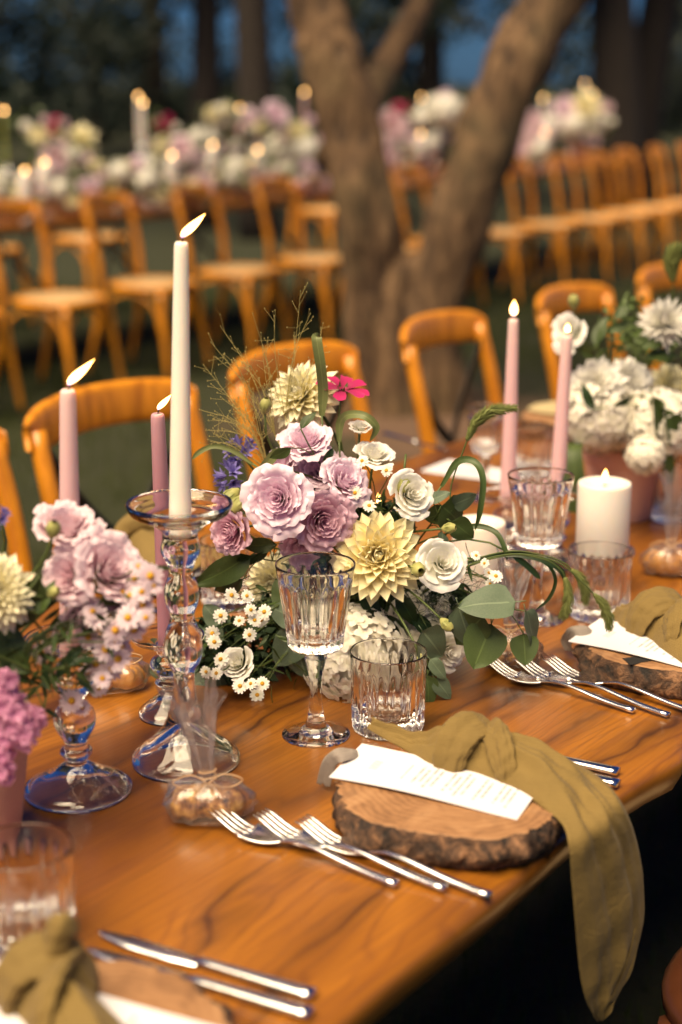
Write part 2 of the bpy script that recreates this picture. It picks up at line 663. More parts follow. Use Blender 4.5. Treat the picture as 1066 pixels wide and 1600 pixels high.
    M['olive'] = cloth('olive_linen', (0.178, 0.114, 0.027))
    M['sand'] = cloth('sand_linen', (0.42, 0.33, 0.17))
    M['grey_ribbon'] = cloth('grey_ribbon', (0.25, 0.21, 0.18))
    M['twine'] = flat_mat('twine', (0.50, 0.32, 0.18), 0.9)

    M['terracotta'] = flat_mat('terracotta', (0.70, 0.40, 0.29), 0.8, 0, 18, 0.22, 0.25)
    M['soil'] = flat_mat('pot_soil', (0.03, 0.02, 0.012), 0.95)
    k = NT('pastry')
    n = k.noise(k.coord('Object'), 55, 4, 0.6)
    c = k.ramp(n, [(0.36, (0.05, 0.022, 0.012)), (0.46, (0.30, 0.14, 0.05)), (0.6, (0.62, 0.36, 0.11)), (0.8, (0.70, 0.48, 0.22))])
    k.set(Base_Color=c, Roughness=0.55)
    k.bump(n, 0.4, 0.006)
    M['pastry'] = k.m
    k = NT('loaf')
    n = k.noise(k.coord('Object'), 40, 4, 0.6)
    c = k.ramp(n, [(0.3, (0.20, 0.09, 0.03)), (0.55, (0.55, 0.26, 0.06)), (0.8, (0.68, 0.40, 0.12))])
    k.set(Base_Color=c, Roughness=0.5)
    M['loaf'] = k.m
    M['dark_choc'] = flat_mat('dark_raisin', (0.02, 0.012, 0.012), 0.4)

    # petals and leaves
    M['p_cream'] = petal_mat('cream_petal', (0.90, 0.80, 0.36), (0.96, 0.91, 0.68), trans=0.18, mottle=0.08)
    M['p_yellow'] = petal_mat('pale_yellow_petal', (0.86, 0.68, 0.20), (0.95, 0.88, 0.58), trans=0.18, mottle=0.08)
    M['p_white'] = petal_mat('white_petal', (0.84, 0.82, 0.64), (0.90, 0.87, 0.84), trans=0.2)
    M['p_hyd'] = petal_mat('hydrangea_petal', (0.82, 0.78, 0.60), (0.90, 0.84, 0.76), trans=0.2)
    M['p_lilac'] = petal_mat('lilac_petal', (0.78, 0.50, 0.64), (0.90, 0.73, 0.84), trans=0.22, mottle=0.08)
    M['p_mauve'] = petal_mat('dusky_mauve_petal', (0.60, 0.27, 0.38), (0.80, 0.54, 0.66))
    M['p_pink'] = petal_mat('blush_petal', (0.76, 0.47, 0.54), (0.88, 0.71, 0.77))
    M['p_magenta'] = petal_mat('magenta_petal', (0.30, 0.006, 0.06), (0.60, 0.012, 0.15), trans=0.2)
    M['p_orchid'] = petal_mat('orchid_petal', (0.50, 0.15, 0.34), (0.76, 0.36, 0.55))
    M['p_blue'] = petal_mat('violet_blue_petal', (0.15, 0.11, 0.38), (0.28, 0.24, 0.62))
    M['p_aster'] = petal_mat('aster_petal', (0.76, 0.56, 0.62), (0.86, 0.72, 0.77))
    M['p_gold'] = flat_mat('daisy_centre', (0.72, 0.36, 0.02), 0.8, 0, 300, 0.4, 0.5)
    M['bud'] = petal_mat('green_bud', (0.16, 0.20, 0.04), (0.46, 0.44, 0.14), trans=0.15)
    M['stem'] = flat_mat('green_stem', (0.075, 0.105, 0.022), 0.55, 0, 80, 0.3)
    M['leaf'] = leaf_mat('mid_green_leaf', (0.035, 0.065, 0.014), (0.075, 0.11, 0.028))
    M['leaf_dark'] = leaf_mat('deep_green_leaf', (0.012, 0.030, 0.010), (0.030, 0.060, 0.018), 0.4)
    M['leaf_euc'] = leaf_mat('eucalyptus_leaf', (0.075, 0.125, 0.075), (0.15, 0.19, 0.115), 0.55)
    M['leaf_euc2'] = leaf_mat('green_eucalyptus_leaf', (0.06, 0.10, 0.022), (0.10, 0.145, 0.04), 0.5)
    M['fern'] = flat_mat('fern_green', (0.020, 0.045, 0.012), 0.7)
    M['blade'] = leaf_mat('grass_ribbon', (0.11, 0.14, 0.04), (0.20, 0.22, 0.08), 0.5)
    M['foxtail'] = flat_mat('foxtail_green', (0.16, 0.18, 0.045), 0.8, 0, 200, 0.35)
    M['panic'] = flat_mat('dry_grass', (0.40, 0.33, 0.11), 0.7)

    # lawn and far greenery
    k = NT('lawn_soil')
    n = k.noise(k.coord('Object'), 2.2, 6, 0.6)
    n3 = k.noise(k.coord('Object'), 60, 3, 0.6)
    c = k.mix(n, (0.010, 0.014, 0.002), (0.026, 0.030, 0.004))
    c = k.mix(k.math('MULTIPLY', n3, 0.5), c, (0.018, 0.018, 0.006))
    geo = k.n('NewGeometry')
    d = k.n('VectorMath', operation='DISTANCE')
    k.l(geo.outputs['Position'], d.inputs[0])
    d.inputs[1].default_value = (0.3, 7.1, 0)
    bare = k.ramp(k.math('MULTIPLY_ADD', n, 0.9, k.math('MULTIPLY', d.outputs['Value'], -0.5)), [(0.0, (0, 0, 0)), (0.02, (0, 0, 0)), (0.2, (1, 1, 1))])
    c = k.mix(bare, c, (0.11, 0.062, 0.036))
    k.set(Base_Color=c, Roughness=0.95)
    k.bump(n3, 0.5, 0.03)
    M['lawn'] = k.m
    k = NT('grass_blade')
    c = k.mix(k.noise(k.coord('Object'), 3, 4), (0.026, 0.044, 0.003), (0.072, 0.088, 0.007))
    k.set(Base_Color=c, Roughness=0.6)
    k.translucent(c, 0.3)
    M['grass'] = k.m
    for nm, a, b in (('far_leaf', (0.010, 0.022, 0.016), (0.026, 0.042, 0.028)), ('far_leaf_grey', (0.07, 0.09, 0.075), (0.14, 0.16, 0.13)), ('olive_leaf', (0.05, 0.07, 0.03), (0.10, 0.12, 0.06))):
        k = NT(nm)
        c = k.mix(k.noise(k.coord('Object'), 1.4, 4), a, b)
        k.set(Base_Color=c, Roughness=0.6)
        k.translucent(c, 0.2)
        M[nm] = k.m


make_materials()
# ------------------------------------------------------------------ ground
def lawn():
    mb = MB()
    xs = np.concatenate([np.linspace(-90, -6, 12), np.linspace(-5, 8, 40), np.linspace(9, 90, 12)])
    ys = np.concatenate([np.linspace(-30, 0, 6), np.linspace(0.5, 15, 44), np.linspace(17, 160, 20)])
    X, Y = np.meshgrid(xs, ys, indexing='ij')
    Z = 0.012 * np.sin(X * 2.1 + 1) * np.cos(Y * 1.7) - 0.012
    mb.grid(np.stack([X, Y, Z], -1))
    mb.f = [q[::-1] for q in mb.f]
    o = mb.build('lawn', M['lawn'])
    tag(o, kind='structure')
    # blades of grass, denser near the tables
    n = 70000
    x = RNG.uniform(-3.4, 4.2, n)
    y = RNG.uniform(1.2, 11.5, n)
    keep = np.hypot(x - 0.3, y - 7.2) > 0.9 + RNG.uniform(0, 0.7, n)
    x, y = x[keep], y[keep]
    n = len(x)
    h = RNG.uniform(0.02, 0.055, n)
    a = RNG.uniform(0, 2 * pi, n)
    lean = RNG.uniform(0, 0.035, (n, 2)) - 0.017
    w = 0.0035
    V = np.zeros((n, 3, 3))
    V[:, 0] = np.stack([x - w * np.cos(a), y - w * np.sin(a), np.full(n, -0.02)], 1)
    V[:, 1] = np.stack([x + w * np.cos(a), y + w * np.sin(a), np.full(n, -0.02)], 1)
    V[:, 2] = np.stack([x + lean[:, 0], y + lean[:, 1], h], 1)
    me = bpy.data.meshes.new('grass')
    me.vertices.add(n * 3)
    me.vertices.foreach_set('co', V.reshape(-1).astype(np.float32))
    me.loops.add(n * 3)
    me.loops.foreach_set('vertex_index', np.arange(n * 3, dtype=np.int32))
    me.polygons.add(n)
    me.polygons.foreach_set('loop_start', np.arange(n, dtype=np.int32) * 3)
    me.update(calc_edges=True)
    me.materials.append(M['grass'])
    g = put('grass', me)
    tag(g, 'short green lawn grass growing around the tables', 'grass', kind='stuff')


lawn()


# ------------------------------------------------------------------ leaf clouds for trees
def leaf_cloud(name, mat, parent, centers, radii, n, size, seed, world=True):
    r = np.random.default_rng(seed)
    centers = np.asarray(centers, float)
    radii = np.asarray(radii, float)
    k = r.integers(0, len(centers), n)
    d = r.normal(size=(n, 3))
    d /= np.linalg.norm(d, axis=1)[:, None]
    rad = radii[k] * r.uniform(0.35, 1.05, n)[:, None] ** 0.6
    p = centers[k] + d * rad
    a = r.normal(size=(n, 3))
    a /= np.linalg.norm(a, axis=1)[:, None]
    b = np.cross(a, r.normal(size=(n, 3)))
    b /= np.linalg.norm(b, axis=1)[:, None]
    s = size * r.uniform(0.6, 1.4, n)[:, None]
    V = np.stack([p - a * s, p + b * s * 0.45, p + a * s, p - b * s * 0.45], 1)
    V = V - root_loc(parent)
    me = bpy.data.meshes.new(name)
    me.vertices.add(n * 4)
    me.vertices.foreach_set('co', V.reshape(-1).astype(np.float32))
    me.loops.add(n * 4)
    me.loops.foreach_set('vertex_index', np.arange(n * 4, dtype=np.int32))
    me.polygons.add(n)
    me.polygons.foreach_set('loop_start', np.arange(n, dtype=np.int32) * 4)
    me.update(calc_edges=True)
    me.materials.append(mat)
    return put(name, me, parent)


def limb_path(pts, rad, n=8, wob=0.0, seed=0):
    q = catmull(np.c_[np.asarray(pts, float), np.asarray(rad, float)], n)
    if wob:
        r = np.random.default_rng(seed)
        q[1:-1, :3] += r.normal(scale=wob, size=(len(q) - 2, 3))
    return q[:, :3], q[:, 3]


def bark_bumps(mb, amp=0.012):
    V = np.concatenate(mb.v)
    mb.v = [V + amp * np.stack([np.sin(V[:, 2] * 9 + V[:, 0] * 23), np.cos(V[:, 2] * 8 + V[:, 1] * 19), 0 * V[:, 0]], 1)]
    mb.t = [np.concatenate(mb.t)]


def big_tree():
    base = onz(637, 640, 0.0)
    D = base[1]
    t = thing('forked_tree', 'old grey-brown tree whose trunk forks in two between the two dining tables', 'tree', base)

    def P(px, py, dy=0.0):
        return aty(px, py, D + dy)
    mb = MB()
    s = D / FPX                                      # metres per pixel at the tree

    def limb(pts, seg=18):
        """pts: (px, py, width in px, dy)"""
        p, r = limb_path([P(a, b, d) for a, b, w, d in pts], [max(w - 16, w * 0.6) * s * 0.5 for a, b, w, d in pts], 6)
        mb.tube(p, r, seg)
    limb([(580, 700, 150, 0.05), (580, 620, 98, 0.02), (580, 520, 86, 0), (574, 420, 90, 0), (562, 300, 98, 0), (545, 200, 104, 0.05), (518, 80, 100, 0.1), (494, 0, 104, 0.15), (460, -160, 98, 0.2), (430, -420, 84, 0.3), (380, -800, 56, 0.4)])
    limb([(690, 700, 170, 0.05), (680, 620, 120, 0.02), (668, 520, 112, 0), (688, 430, 112, 0), (722, 330, 112, 0), (757, 230, 108, 0.0), (790, 140, 108, 0.05), (830, 60, 108, 0.1), (870, -20, 108, 0.15), (930, -140, 100, 0.2), (1000, -380, 84, 0.3), (1080, -760, 50, 0.4)])
    limb([(622, 700, 120, -0.06), (618, 600, 66, -0.06), (612, 500, 62, -0.06), (628, 440, 60, -0.03), (652, 415, 60, 0.0), (694, 390, 66, 0.02)])
    limb([(540, 690, 110, -0.02), (545, 600, 60, -0.05), (556, 500, 40, -0.06), (548, 400, 34, -0.06), (528, 300, 30, -0.06), (500, 180, 30, -0.04), (470, 60, 40, 0.03)], 12)
    limb([(618, 560, 60, 0.05), (612, 460, 62, 0.05), (606, 380, 64, 0.0), (592, 310, 56, -0.03), (570, 220, 50, -0.03), (540, 110, 50, 0.0), (512, 20, 60, 0.1)], 14)
    limb([(655, 700, 130, 0.12), (650, 560, 110, 0.12), (645, 470, 80, 0.1), (640, 430, 60, 0.08)])
    bark_bumps(mb)
    me = mb.mesh('trunk', M['bark'], True, base)
    o = put('trunk', me, t)
    rm = o.modifiers.new('fuse', 'REMESH')
    rm.mode = 'VOXEL'
    rm.voxel_size = 0.016
    rm.use_smooth_shade = True
    sm = o.modifiers.new('smooth', 'SMOOTH')
    sm.iterations = 6
    dg = bpy.context.evaluated_depsgraph_get()
    me2 = bpy.data.meshes.new_from_object(o.evaluated_get(dg))
    o.modifiers.clear()
    me2.name = 'trunk'
    from mathutils import noise as mn
    nv = len(me2.vertices)
    co = np.empty(nv * 3, np.float32)
    me2.vertices.foreach_get('co', co)
    no = np.array([tuple(v.normal) for v in me2.vertices])
    co = co.reshape(-1, 3).astype(float)
    dsp = np.array([0.020 * abs(mn.noise((v[0] * 11, v[1] * 11, v[2] * 2.0))) + 0.012 * mn.noise((v[0] * 4, v[1] * 4, v[2] * 2.5 + 7)) + 0.010 * mn.noise((v[0] * 26, v[1] * 26, v[2] * 6)) for v in co])
    me2.vertices.foreach_set('co', (co + no * dsp[:, None]).reshape(-1).astype(np.float32))
    me2.update()
    o.data = me2
    me2.polygons.foreach_set('use_smooth', [True] * len(me2.polygons))
    # side branch behind
    b = MB()
    pts = [P(520, 250, 0.15), P(575, 160, 0.6), P(600, 110, 0.9), P(640, 40, 1.2), P(675, -30, 1.5), P(740, -200, 1.9), P(800, -420, 2.2)]
    q, r = limb_path(pts, [0.085, 0.078, 0.075, 0.07, 0.065, 0.06, 0.045], 6)
    b.tube(q, r, 12)
    b.build('branch', M['bark'], t)
    cs = [P(380, -850, 0.4), P(250, -700, 0.8), P(520, -900, 0.2), P(820, -560, 2.2), P(1080, -820, 0.4), P(1230, -700, 0.2), P(950, -1000, 1.0), P(680, -1000, 0.5)]
    leaf_cloud('crown', M['olive_leaf'], t, cs, [[0.75, 0.75, 0.42]] * len(cs), 9000, 0.045, 3)


big_tree()


def far_tree(label, x, y, h, w, trunk_r, seed, mat, n=5000, lean=0.0, crown_from=0.28, size=0.16, show_trunk=True):
    r = random.Random(seed)
    t = thing('background_tree', label, 'tree', (x, y, 0), 0, 'dark trees beyond the lawn')
    mb = MB()
    top = np.array([x + lean * h, y, h * 0.72])
    p, q = limb_path([(x, y, -0.1), (x + lean * h * 0.25 + r.uniform(-.1, .1), y, h * 0.25), (x + lean * h * 0.6, y, h * 0.5), top], [trunk_r * 1.3, trunk_r, trunk_r * 0.75, trunk_r * 0.3], 4)
    mb.tube(p, q, 10)
    for k in range(5):
        a = r.uniform(0, 2 * pi)
        z0 = h * r.uniform(0.28, 0.55)
        i = int(len(p) * z0 / (h * 0.75))
        s0 = p[min(i, len(p) - 1)]
        e = s0 + np.array([cos(a) * w * 0.4, sin(a) * w * 0.4, h * r.uniform(0.12, 0.3)])
        mb.tube([s0, (s0 + e) / 2 + [0, 0, 0.1], e], [trunk_r * 0.45, trunk_r * 0.32, trunk_r * 0.12], 6)
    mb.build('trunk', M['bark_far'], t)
    cs, rs = [], []
    for k in range(16):
        a = r.uniform(0, 2 * pi)
        d = w * 0.5 * sqrt(r.random())
        z = h * r.uniform(crown_from, 0.95)
        cs.append((x + lean * z + cos(a) * d, y + sin(a) * d * 0.7, z))
        q = w * r.uniform(0.14, 0.24)
        rs.append((q, q, q * 0.8))
    leaf_cloud('crown', mat, t, cs, rs, n, size, seed)


FT = [
    ('tall dark tree at the left end of the background', -6.2, 24, 8, 4.5, 0.22, 21, 'far_leaf', 0.10),
    ('round dark tree behind the tallest candle', -3.4, 30, 7.5, 5.0, 0.2, 22, 'far_leaf', 0.10),
    ('slim dark tree with a bare trunk left of the forked tree', -1.35, 16, 8, 3.0, 0.13, 23, 'far_leaf', 0.36),
    ('brownish trunked tree seen just left of the forked tree', -0.75, 15, 8, 3.0, 0.15, 24, 'far_leaf', 0.34),
    ('dark bushy tree seen through the fork of the trunk', 1.4, 26, 7, 4.2, 0.2, 25, 'far_leaf', 0.06),
    ('dark tree leaning left behind the right end of the far table', 3.1, 18.5, 9, 3.6, 0.24, 26, 'far_leaf', 0.34),
    ('broad dark trunk leaning right beyond the end of the far table', 3.35, 19.5, 9, 3.4, 0.22, 27, 'far_leaf', 0.36),
    ('pale greyish tree at the right end of the background', 5.6, 25, 7.5, 3.6, 0.2, 28, 'far_leaf_grey', 0.04),
    ('low dark tree between the blue gaps on the left', -5.0, 34, 4.2, 5.0, 0.2, 29, 'far_leaf', 0.05),
    ('low dark tree behind the flowers of the far table', 0.0, 33, 5.0, 5.0, 0.2, 30, 'far_leaf', 0.05),
    ('low bushy tree behind the end of the far table', 3.6, 32, 4.0, 4.6, 0.2, 31, 'far_leaf', 0.05),
]
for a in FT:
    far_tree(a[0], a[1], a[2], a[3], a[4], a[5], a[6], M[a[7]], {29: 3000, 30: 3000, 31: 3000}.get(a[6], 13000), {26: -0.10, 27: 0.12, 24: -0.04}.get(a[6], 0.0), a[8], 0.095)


def hedge():
    t = thing('hedge', 'long dark hedge closing off the garden at the back', 'hedge', (0, 38, 0))
    cs, rs = [], []
    r = random.Random(5)
    for k in range(150):
        x = -32 + 64 * k / 149
        cs.append((x + r.uniform(-.3, .3), 38 + r.uniform(-.5, .5), r.uniform(0.1, 0.7)))
        q = r.uniform(0.5, 0.8)
        rs.append((q, q, q))
    leaf_cloud('foliage', M['far_leaf'], t, cs, rs, 30000, 0.12, 6)


hedge()


# ------------------------------------------------------------------ crossback chairs (local: sitter faces +Y)
def s_post(sx):
    z = np.array([0.0, 0.15, 0.30, 0.46, 0.60, 0.74, 0.87])
    y = np.array([-0.265, -0.225, -0.195, -0.180, -0.188, -0.215, -0.250])
    x = sx * np.array([0.205, 0.198, 0.192, 0.186, 0.192, 0.198, 0.196])
    return catmull(np.stack([x, y, z], 1), 4)


def make_chair(label, group, loc, rz, wood='chair', rail_kind=0):
    c = thing('crossback_chair', label, 'chair', loc, rz, group)
    w = M[wood]

    def part(name, mb, mat, par=c):
        return put(name, mb.mesh(name, mat, True), par)
    # seat: rounded trapezoid
    ang = np.linspace(0, 2 * pi, 40, endpoint=False)

    def outline(k):
        sgn = lambda v, e: np.sign(v) * np.abs(v) ** e
        yy = 0.205 * sgn(np.sin(ang), 0.75)
        xx = (0.20 + 0.022 * yy / 0.2) * sgn(np.cos(ang), 0.7)
        return np.stack([xx * k, yy * k, 0 * xx], 1)
    mb = MB()
    prof = [(0.84, 0.440), (0.97, 0.436), (1.02, 0.448), (1.02, 0.462), (0.97, 0.472), (0.86, 0.470)]
    G = np.stack([outline(k) + [0, 0, z] for k, z in prof])
    mb.grid(G, closeu=True, closev=True)
    part('seat_frame', mb, w)
    mb = MB()
    G = np.stack([outline(k) + [0, 0, z] for k, z in [(0.85, 0.455), (0.86, 0.468), (0.6, 0.464), (0.3, 0.461), (0.02, 0.460)]])
    mb.grid(G, closev=True)
    part('seat', mb, M['rattan'])
    for sx in (-1, 1):
        mb = MB()
        p = s_post(sx)
        mb.tube(p, np.interp(p[:, 2], [0, 0.3, 0.5, 0.87], [0.014, 0.018, 0.019, 0.017]), 10)
        part('back_post', mb, w)
        mb = MB()
        p = catmull([(sx * 0.205, 0.205, 0.0), (sx * 0.190, 0.178, 0.22), (sx * 0.172, 0.155, 0.445)], 5)
        mb.tube(p, np.linspace(0.012, 0.019, len(p)), 10)
        part('leg', mb, w)
    # curved top rail with rounded ends
    mb = MB()
    n = 25
    G = []
    for i in range(n):
        u = -1 + 2 * i / (n - 1)
        x = u * 0.222
        y = -0.246 - 0.055 * (1 - u * u)
        zc = 0.862 + 0.014 * (1 - u * u)
        e = (1 - abs(u) ** 10)
        hh, tt = 0.040 * (0.55 + 0.45 * e), 0.013 * (0.5 + 0.5 * e)
        k = np.linspace(0, 2 * pi, 14, endpoint=False)
        sx_, cz_ = np.sign(np.cos(k)) * np.abs(np.cos(k)) ** 0.6, np.sign(np.sin(k)) * np.abs(np.sin(k)) ** 0.6
        nx = unit(np.array([-2 * 0.055 * u / 0.222, 1, 0]))
        G.append(np.array([x, y, zc]) + (sx_ * tt)[:, None] * nx + (cz_ * hh)[:, None] * np.array([0, -0.12, 1.0]))
    b0 = mb.n
    mb.grid(np.array(G), closev=True)
    mb.f.append(tuple(range(14)))
    mb.f.append(tuple((n - 1) * 14 + q for q in range(14))[::-1])
    part('top_rail', mb, w)
    for sx in (-1, 1):
        mb = MB()
        p = catmull([(sx * 0.188, -0.238, 0.83), (sx * 0.09, -0.245 - 0.004 * sx, 0.71), (0, -0.232 - 0.006 * sx, 0.62), (-sx * 0.11, -0.200, 0.52), (-sx * 0.165, -0.172, 0.462)], 5)
        mb.tube(p, 0.016, 8, flat=(0.22, 1.0), up=(0.8 * -sx, 0, 1))
        part('cross_strap', mb, M['black_metal'])
    # bentwood arches between the legs
    for name, a, b in (('arch', (-0.175, 0.158), (0.175, 0.158)), ('arch', (-0.178, 0.15), (-0.186, -0.18)), ('arch', (0.178, 0.15), (0.186, -0.18))):
        mb = MB()
        pts = []
        for k in range(17):
            q = pi * k / 16
            f = 0.5 - 0.5 * cos(q)
            pts.append((a[0] + (b[0] - a[0]) * f, a[1] + (b[1] - a[1]) * f, 0.215 + 0.212 * sin(q) ** 0.7))
        mb.tube(pts, 0.0095, 8)
        part(name, mb, w)
    return c


RZN = -A                                             # local +Y along the table, local +X = ND
FACE = -A - pi / 2                                   # sitter faces +ND
GN = 'wooden crossback chairs along the far side of the near table'
proto = None
near = [
    (1.63, 'crossback chair cut off by the left picture edge behind the white dahlia', 0.0),
    (2.12, 'crossback chair behind the lilac and mauve candles, its curved rail clear against the grass', 0.0),
    (2.67, 'crossback chair directly behind the cream dahlia and wispy grass', 0.03),
    (3.27, 'crossback chair in front of the forked tree base, behind the left lilac candle', 0.13),
    (3.90, 'crossback chair behind the white bloom and right lilac candle', 0.05),
    (4.49, 'crossback chair at the right picture edge above the white chrysanthemum', 0.0),
]
for s, lb, dr in near:
    pos = tabp(-1.80, s, 0)
    if proto is None:
        proto = make_chair(lb, GN, pos, FACE + dr)
    else:
        dup(proto, pos, FACE + dr, lb, GN)
ORD = ['first', 'second', 'third', 'fourth', 'fifth', 'sixth', 'seventh', 'eighth', 'ninth', 'tenth', 'eleventh', 'twelfth', 'thirteenth', 'fourteenth']
GF = 'wooden crossback chairs in a row with their backs to the far table'
for i, s in enumerate([4.05, 4.70, 5.36, 6.03, 6.70, 7.38, 8.06, 8.72, 9.36, 10.02, 10.62, 11.18, 11.74, 12.3, 12.85]):
    where = ['only its rail showing', 'cut off by the left picture edge', 'behind the leftmost lilac candle', 'just right of the tallest candle', 'beside the left side of the forked trunk',
             'half hidden behind the forked trunk', 'hidden behind the right limb of the forked trunk', 'first to the right of the forked trunk', 'second to the right of the forked trunk',
             'third to the right of the forked trunk', 'fourth to the right of the forked trunk', 'fifth to the right of the forked trunk', 'sixth to the right of the forked trunk', 'beyond the end of the far table', 'last at the right picture edge'][i]
    fc = dup(proto, tabp(-5.52 + random.uniform(-.03, .03), s, 0), FACE + 0.20 + random.uniform(-0.06, 0.06), 'blurred crossback chair in the far row, ' + where, GF)
    fc.scale = (1, 1, 0.965)
GO = 'wooden crossback chairs behind the far table'
for i, (s, wh) in enumerate([(4.6, 'at its left end'), (5.5, 'left of the tall white candle'), (6.5, 'behind the pink flowers'), (7.4, 'left of the pink candle'), (9.9, 'seen right of the forked trunk')]):
    dup(proto, tabp(-7.32, s, 0), FACE, 'blurred chair tucked behind the far table, ' + wh, GO)
# a dark stained chair on our side of the table, only its seat shows
make_chair('dark stained wooden chair, only the seat edge showing at the lower right corner', None, np.array([0.60, 1.66, 0]), FACE + pi, 'chair_dark')


# ------------------------------------------------------------------ tables
def dining_table(label, perp_c, width, s0, s1, seed, edge_amp=0.012, top_h=TT):
    c = tabp(perp_c, (s0 + s1) / 2, 0)
    t = thing('dining_table', label, 'table', c, RZN)
    L = s1 - s0
    n = int(L / 0.025)
    ss = np.linspace(-L / 2, L / 2, n)
    r = np.random.default_rng(seed)

    def wav(ph, mid):
        s_abs = ss + mid
        return edge_amp * (0.5 * np.sin(s_abs * 3.1 + ph) + 0.3 * np.sin(s_abs * 7.3 + 2 * ph) + 0.2 * np.sin(s_abs * 17 + ph))
    mid = (s0 + s1) / 2
    er = width / 2 + wav(0.6, mid)
    s_abs = ss + mid
    # a nick in the live edge
    er = er - 0.016 * np.exp(-((s_abs - 1.585) / 0.022) ** 2) + 0.006 * np.exp(-((s_abs - 1.53) / 0.03) ** 2)
    el = -width / 2 + wav(2.2, mid)
    # section: rounded slab with under-cut edge
    sec = [(0.0, 0.0), (0.0, 0.0), (-0.012, 0.0), (-0.004, -0.0018), (0.0, -0.006), (0.0015, -0.014), (-0.001, -0.026), (-0.008, -0.040), (-0.016, -0.046), (-0.10, -0.047)]
    G = []
    for i in range(n):
        right = [(er[i] + a, z) for a, z in sec[2:]]
        left = [(el[i] - a, z) for a, z in sec[2:]]
        inner = [(el[i] + 0.012 + (er[i] - el[i] - 0.024) * k / 12, 0.0) for k in range(1, 12)]
        ring = left[::-1] + inner + right
        G.append([(x, ss[i], top_h + z) for x, z in ring])
    mb = MB()
    mb.grid(np.array(G), closev=True)
    m = len(G[0])
    mb.f.append(tuple(range(m)))
    mb.f.append(tuple((n - 1) * m + q for q in range(m))[::-1])
    put('tabletop', mb.mesh('tabletop', M['slab'], True), t)
    for sy in (-L / 2 + 0.5, L / 2 - 0.5):
        for sx in (-1, 1):
            mb = MB()
            mb.box((sx * 0.34 - 0.03, sy - 0.03, 0), (sx * 0.34 + 0.03, sy + 0.03, top_h - 0.047))
            put('leg', mb.mesh('leg', M['black_metal'], False), t)
        mb = MB()
        mb.box((-0.31, sy - 0.025, 0.05), (0.31, sy + 0.025, 0.09))
        put('stretcher', mb.mesh('stretcher', M['black_metal'], False), t)
    return t


dining_table('long live-edge wooden dining table laid for dinner in the foreground', -1.169, 1.012, 0.15, 5.4, 1)
dining_table('blurred far dining table crowded with flowers and candles behind the tree', -6.37, 1.0, 3.0, 12.4, 2)
# ------------------------------------------------------------------ candles and glass holders
def make_flame(mb, h, w, tilt, loc):
    """teardrop leaning along tilt (dx, dy)"""
    n, seg = 12, 12
    ang = np.arange(seg) * 2 * pi / seg
    G, T = [], []
    for i in range(n):
        v = i / (n - 1)
        r = w * 0.5 * sin(pi * min(1, v * 0.97 + 0.03) ** 0.80) ** 0.95
        r = max(r, 0.0002)
        c = np.array([tilt[0] * h * (0.7 * v + 0.3 * v * v), tilt[1] * h * (0.7 * v + 0.3 * v * v), h * v])
        G.append(c + r * np.stack([np.cos(ang), np.sin(ang), 0 * ang], 1))
        T.append([v] * seg)
    mb.grid(np.array(G) + np.asarray(loc), np.array(T), closev=True)


def taper(label, base, top, r0, r1, wax, lit=True, tilt=(0.15, 0), fh=0.026, fw=0.010, group=None, seg=20, collar=True):
    base, top = np.asarray(base, float), np.asarray(top, float)
    t = thing('taper_candle', label, 'candle', base, 0, group)
    mb = MB()
    L = np.linalg.norm(top - base)
    vs_ = np.concatenate([np.linspace(0, 0.96, 10), [0.985, 0.995, 1.0, 0.998, 0.994]])
    rr = np.concatenate([r0 + (r1 - r0) * np.linspace(0, 0.96, 10) ** 1.15, [r1 * 0.98, r1 * 0.90, r1 * 0.70, r1 * 0.4, r1 * 0.08]])
    mb.tube(base + (top - base) * vs_[:, None], rr, seg)
    V = np.concatenate(mb.v)
    mb.t = [np.clip(((V - base) @ unit(top - base)) / L, 0, 1) ** 5]
    mb.build('wax', wax, t)
    w = MB()
    wt = top + np.array([tilt[0] * 0.003, tilt[1] * 0.003, 0.007])
    w.tube([top - [0, 0, 0.002], (top + wt) / 2, wt], 0.0008, 6)
    w.build('wick', M['wick'], t)
    if lit:
        f = MB()
        make_flame(f, fh, fw, tilt, top + np.array([0.001 * tilt[0], 0, 0.0035]))
        f.build('flame', M['flame'], t)
    return t


def pillar(label, base, r, h, lit=True, fh=0.020, fw=0.0085, tilt=(0.03, 0), group=None):
    t = thing('pillar_candle', label, 'candle', base, 0, group)
    mb = MB()
    mb.lathe([(0.0005, 0), (r * 0.97, 0), (r, 0.003), (r, h - 0.004), (r * 0.975, h - 0.0008), (r * 0.93, h), (r * 0.80, h - 0.0025), (r * 0.4, h - 0.006), (0.0005, h - 0.007)], 40, loc=base)
    V = np.concatenate(mb.v)
    mb.t = [np.clip((V[:, 2] - base[2]) / h, 0, 1) ** 3]
    mb.build('wax', M['wax_white'], t)
    w = MB()
    c = np.asarray(base) + [0, 0, h - 0.007]
    w.tube([c, c + [0, 0, 0.006], c + [0.001, 0, 0.012]], 0.0009, 6)
    w.build('wick', M['wick'], t)
    if lit:
        f = MB()
        make_flame(f, fh, fw, tilt, c + [0, 0, 0.006])
        f.build('flame', M['flame'], t)
    return t


def smooth_prof(P, n=4):
    return [tuple(q) for q in catmull(P, n)]


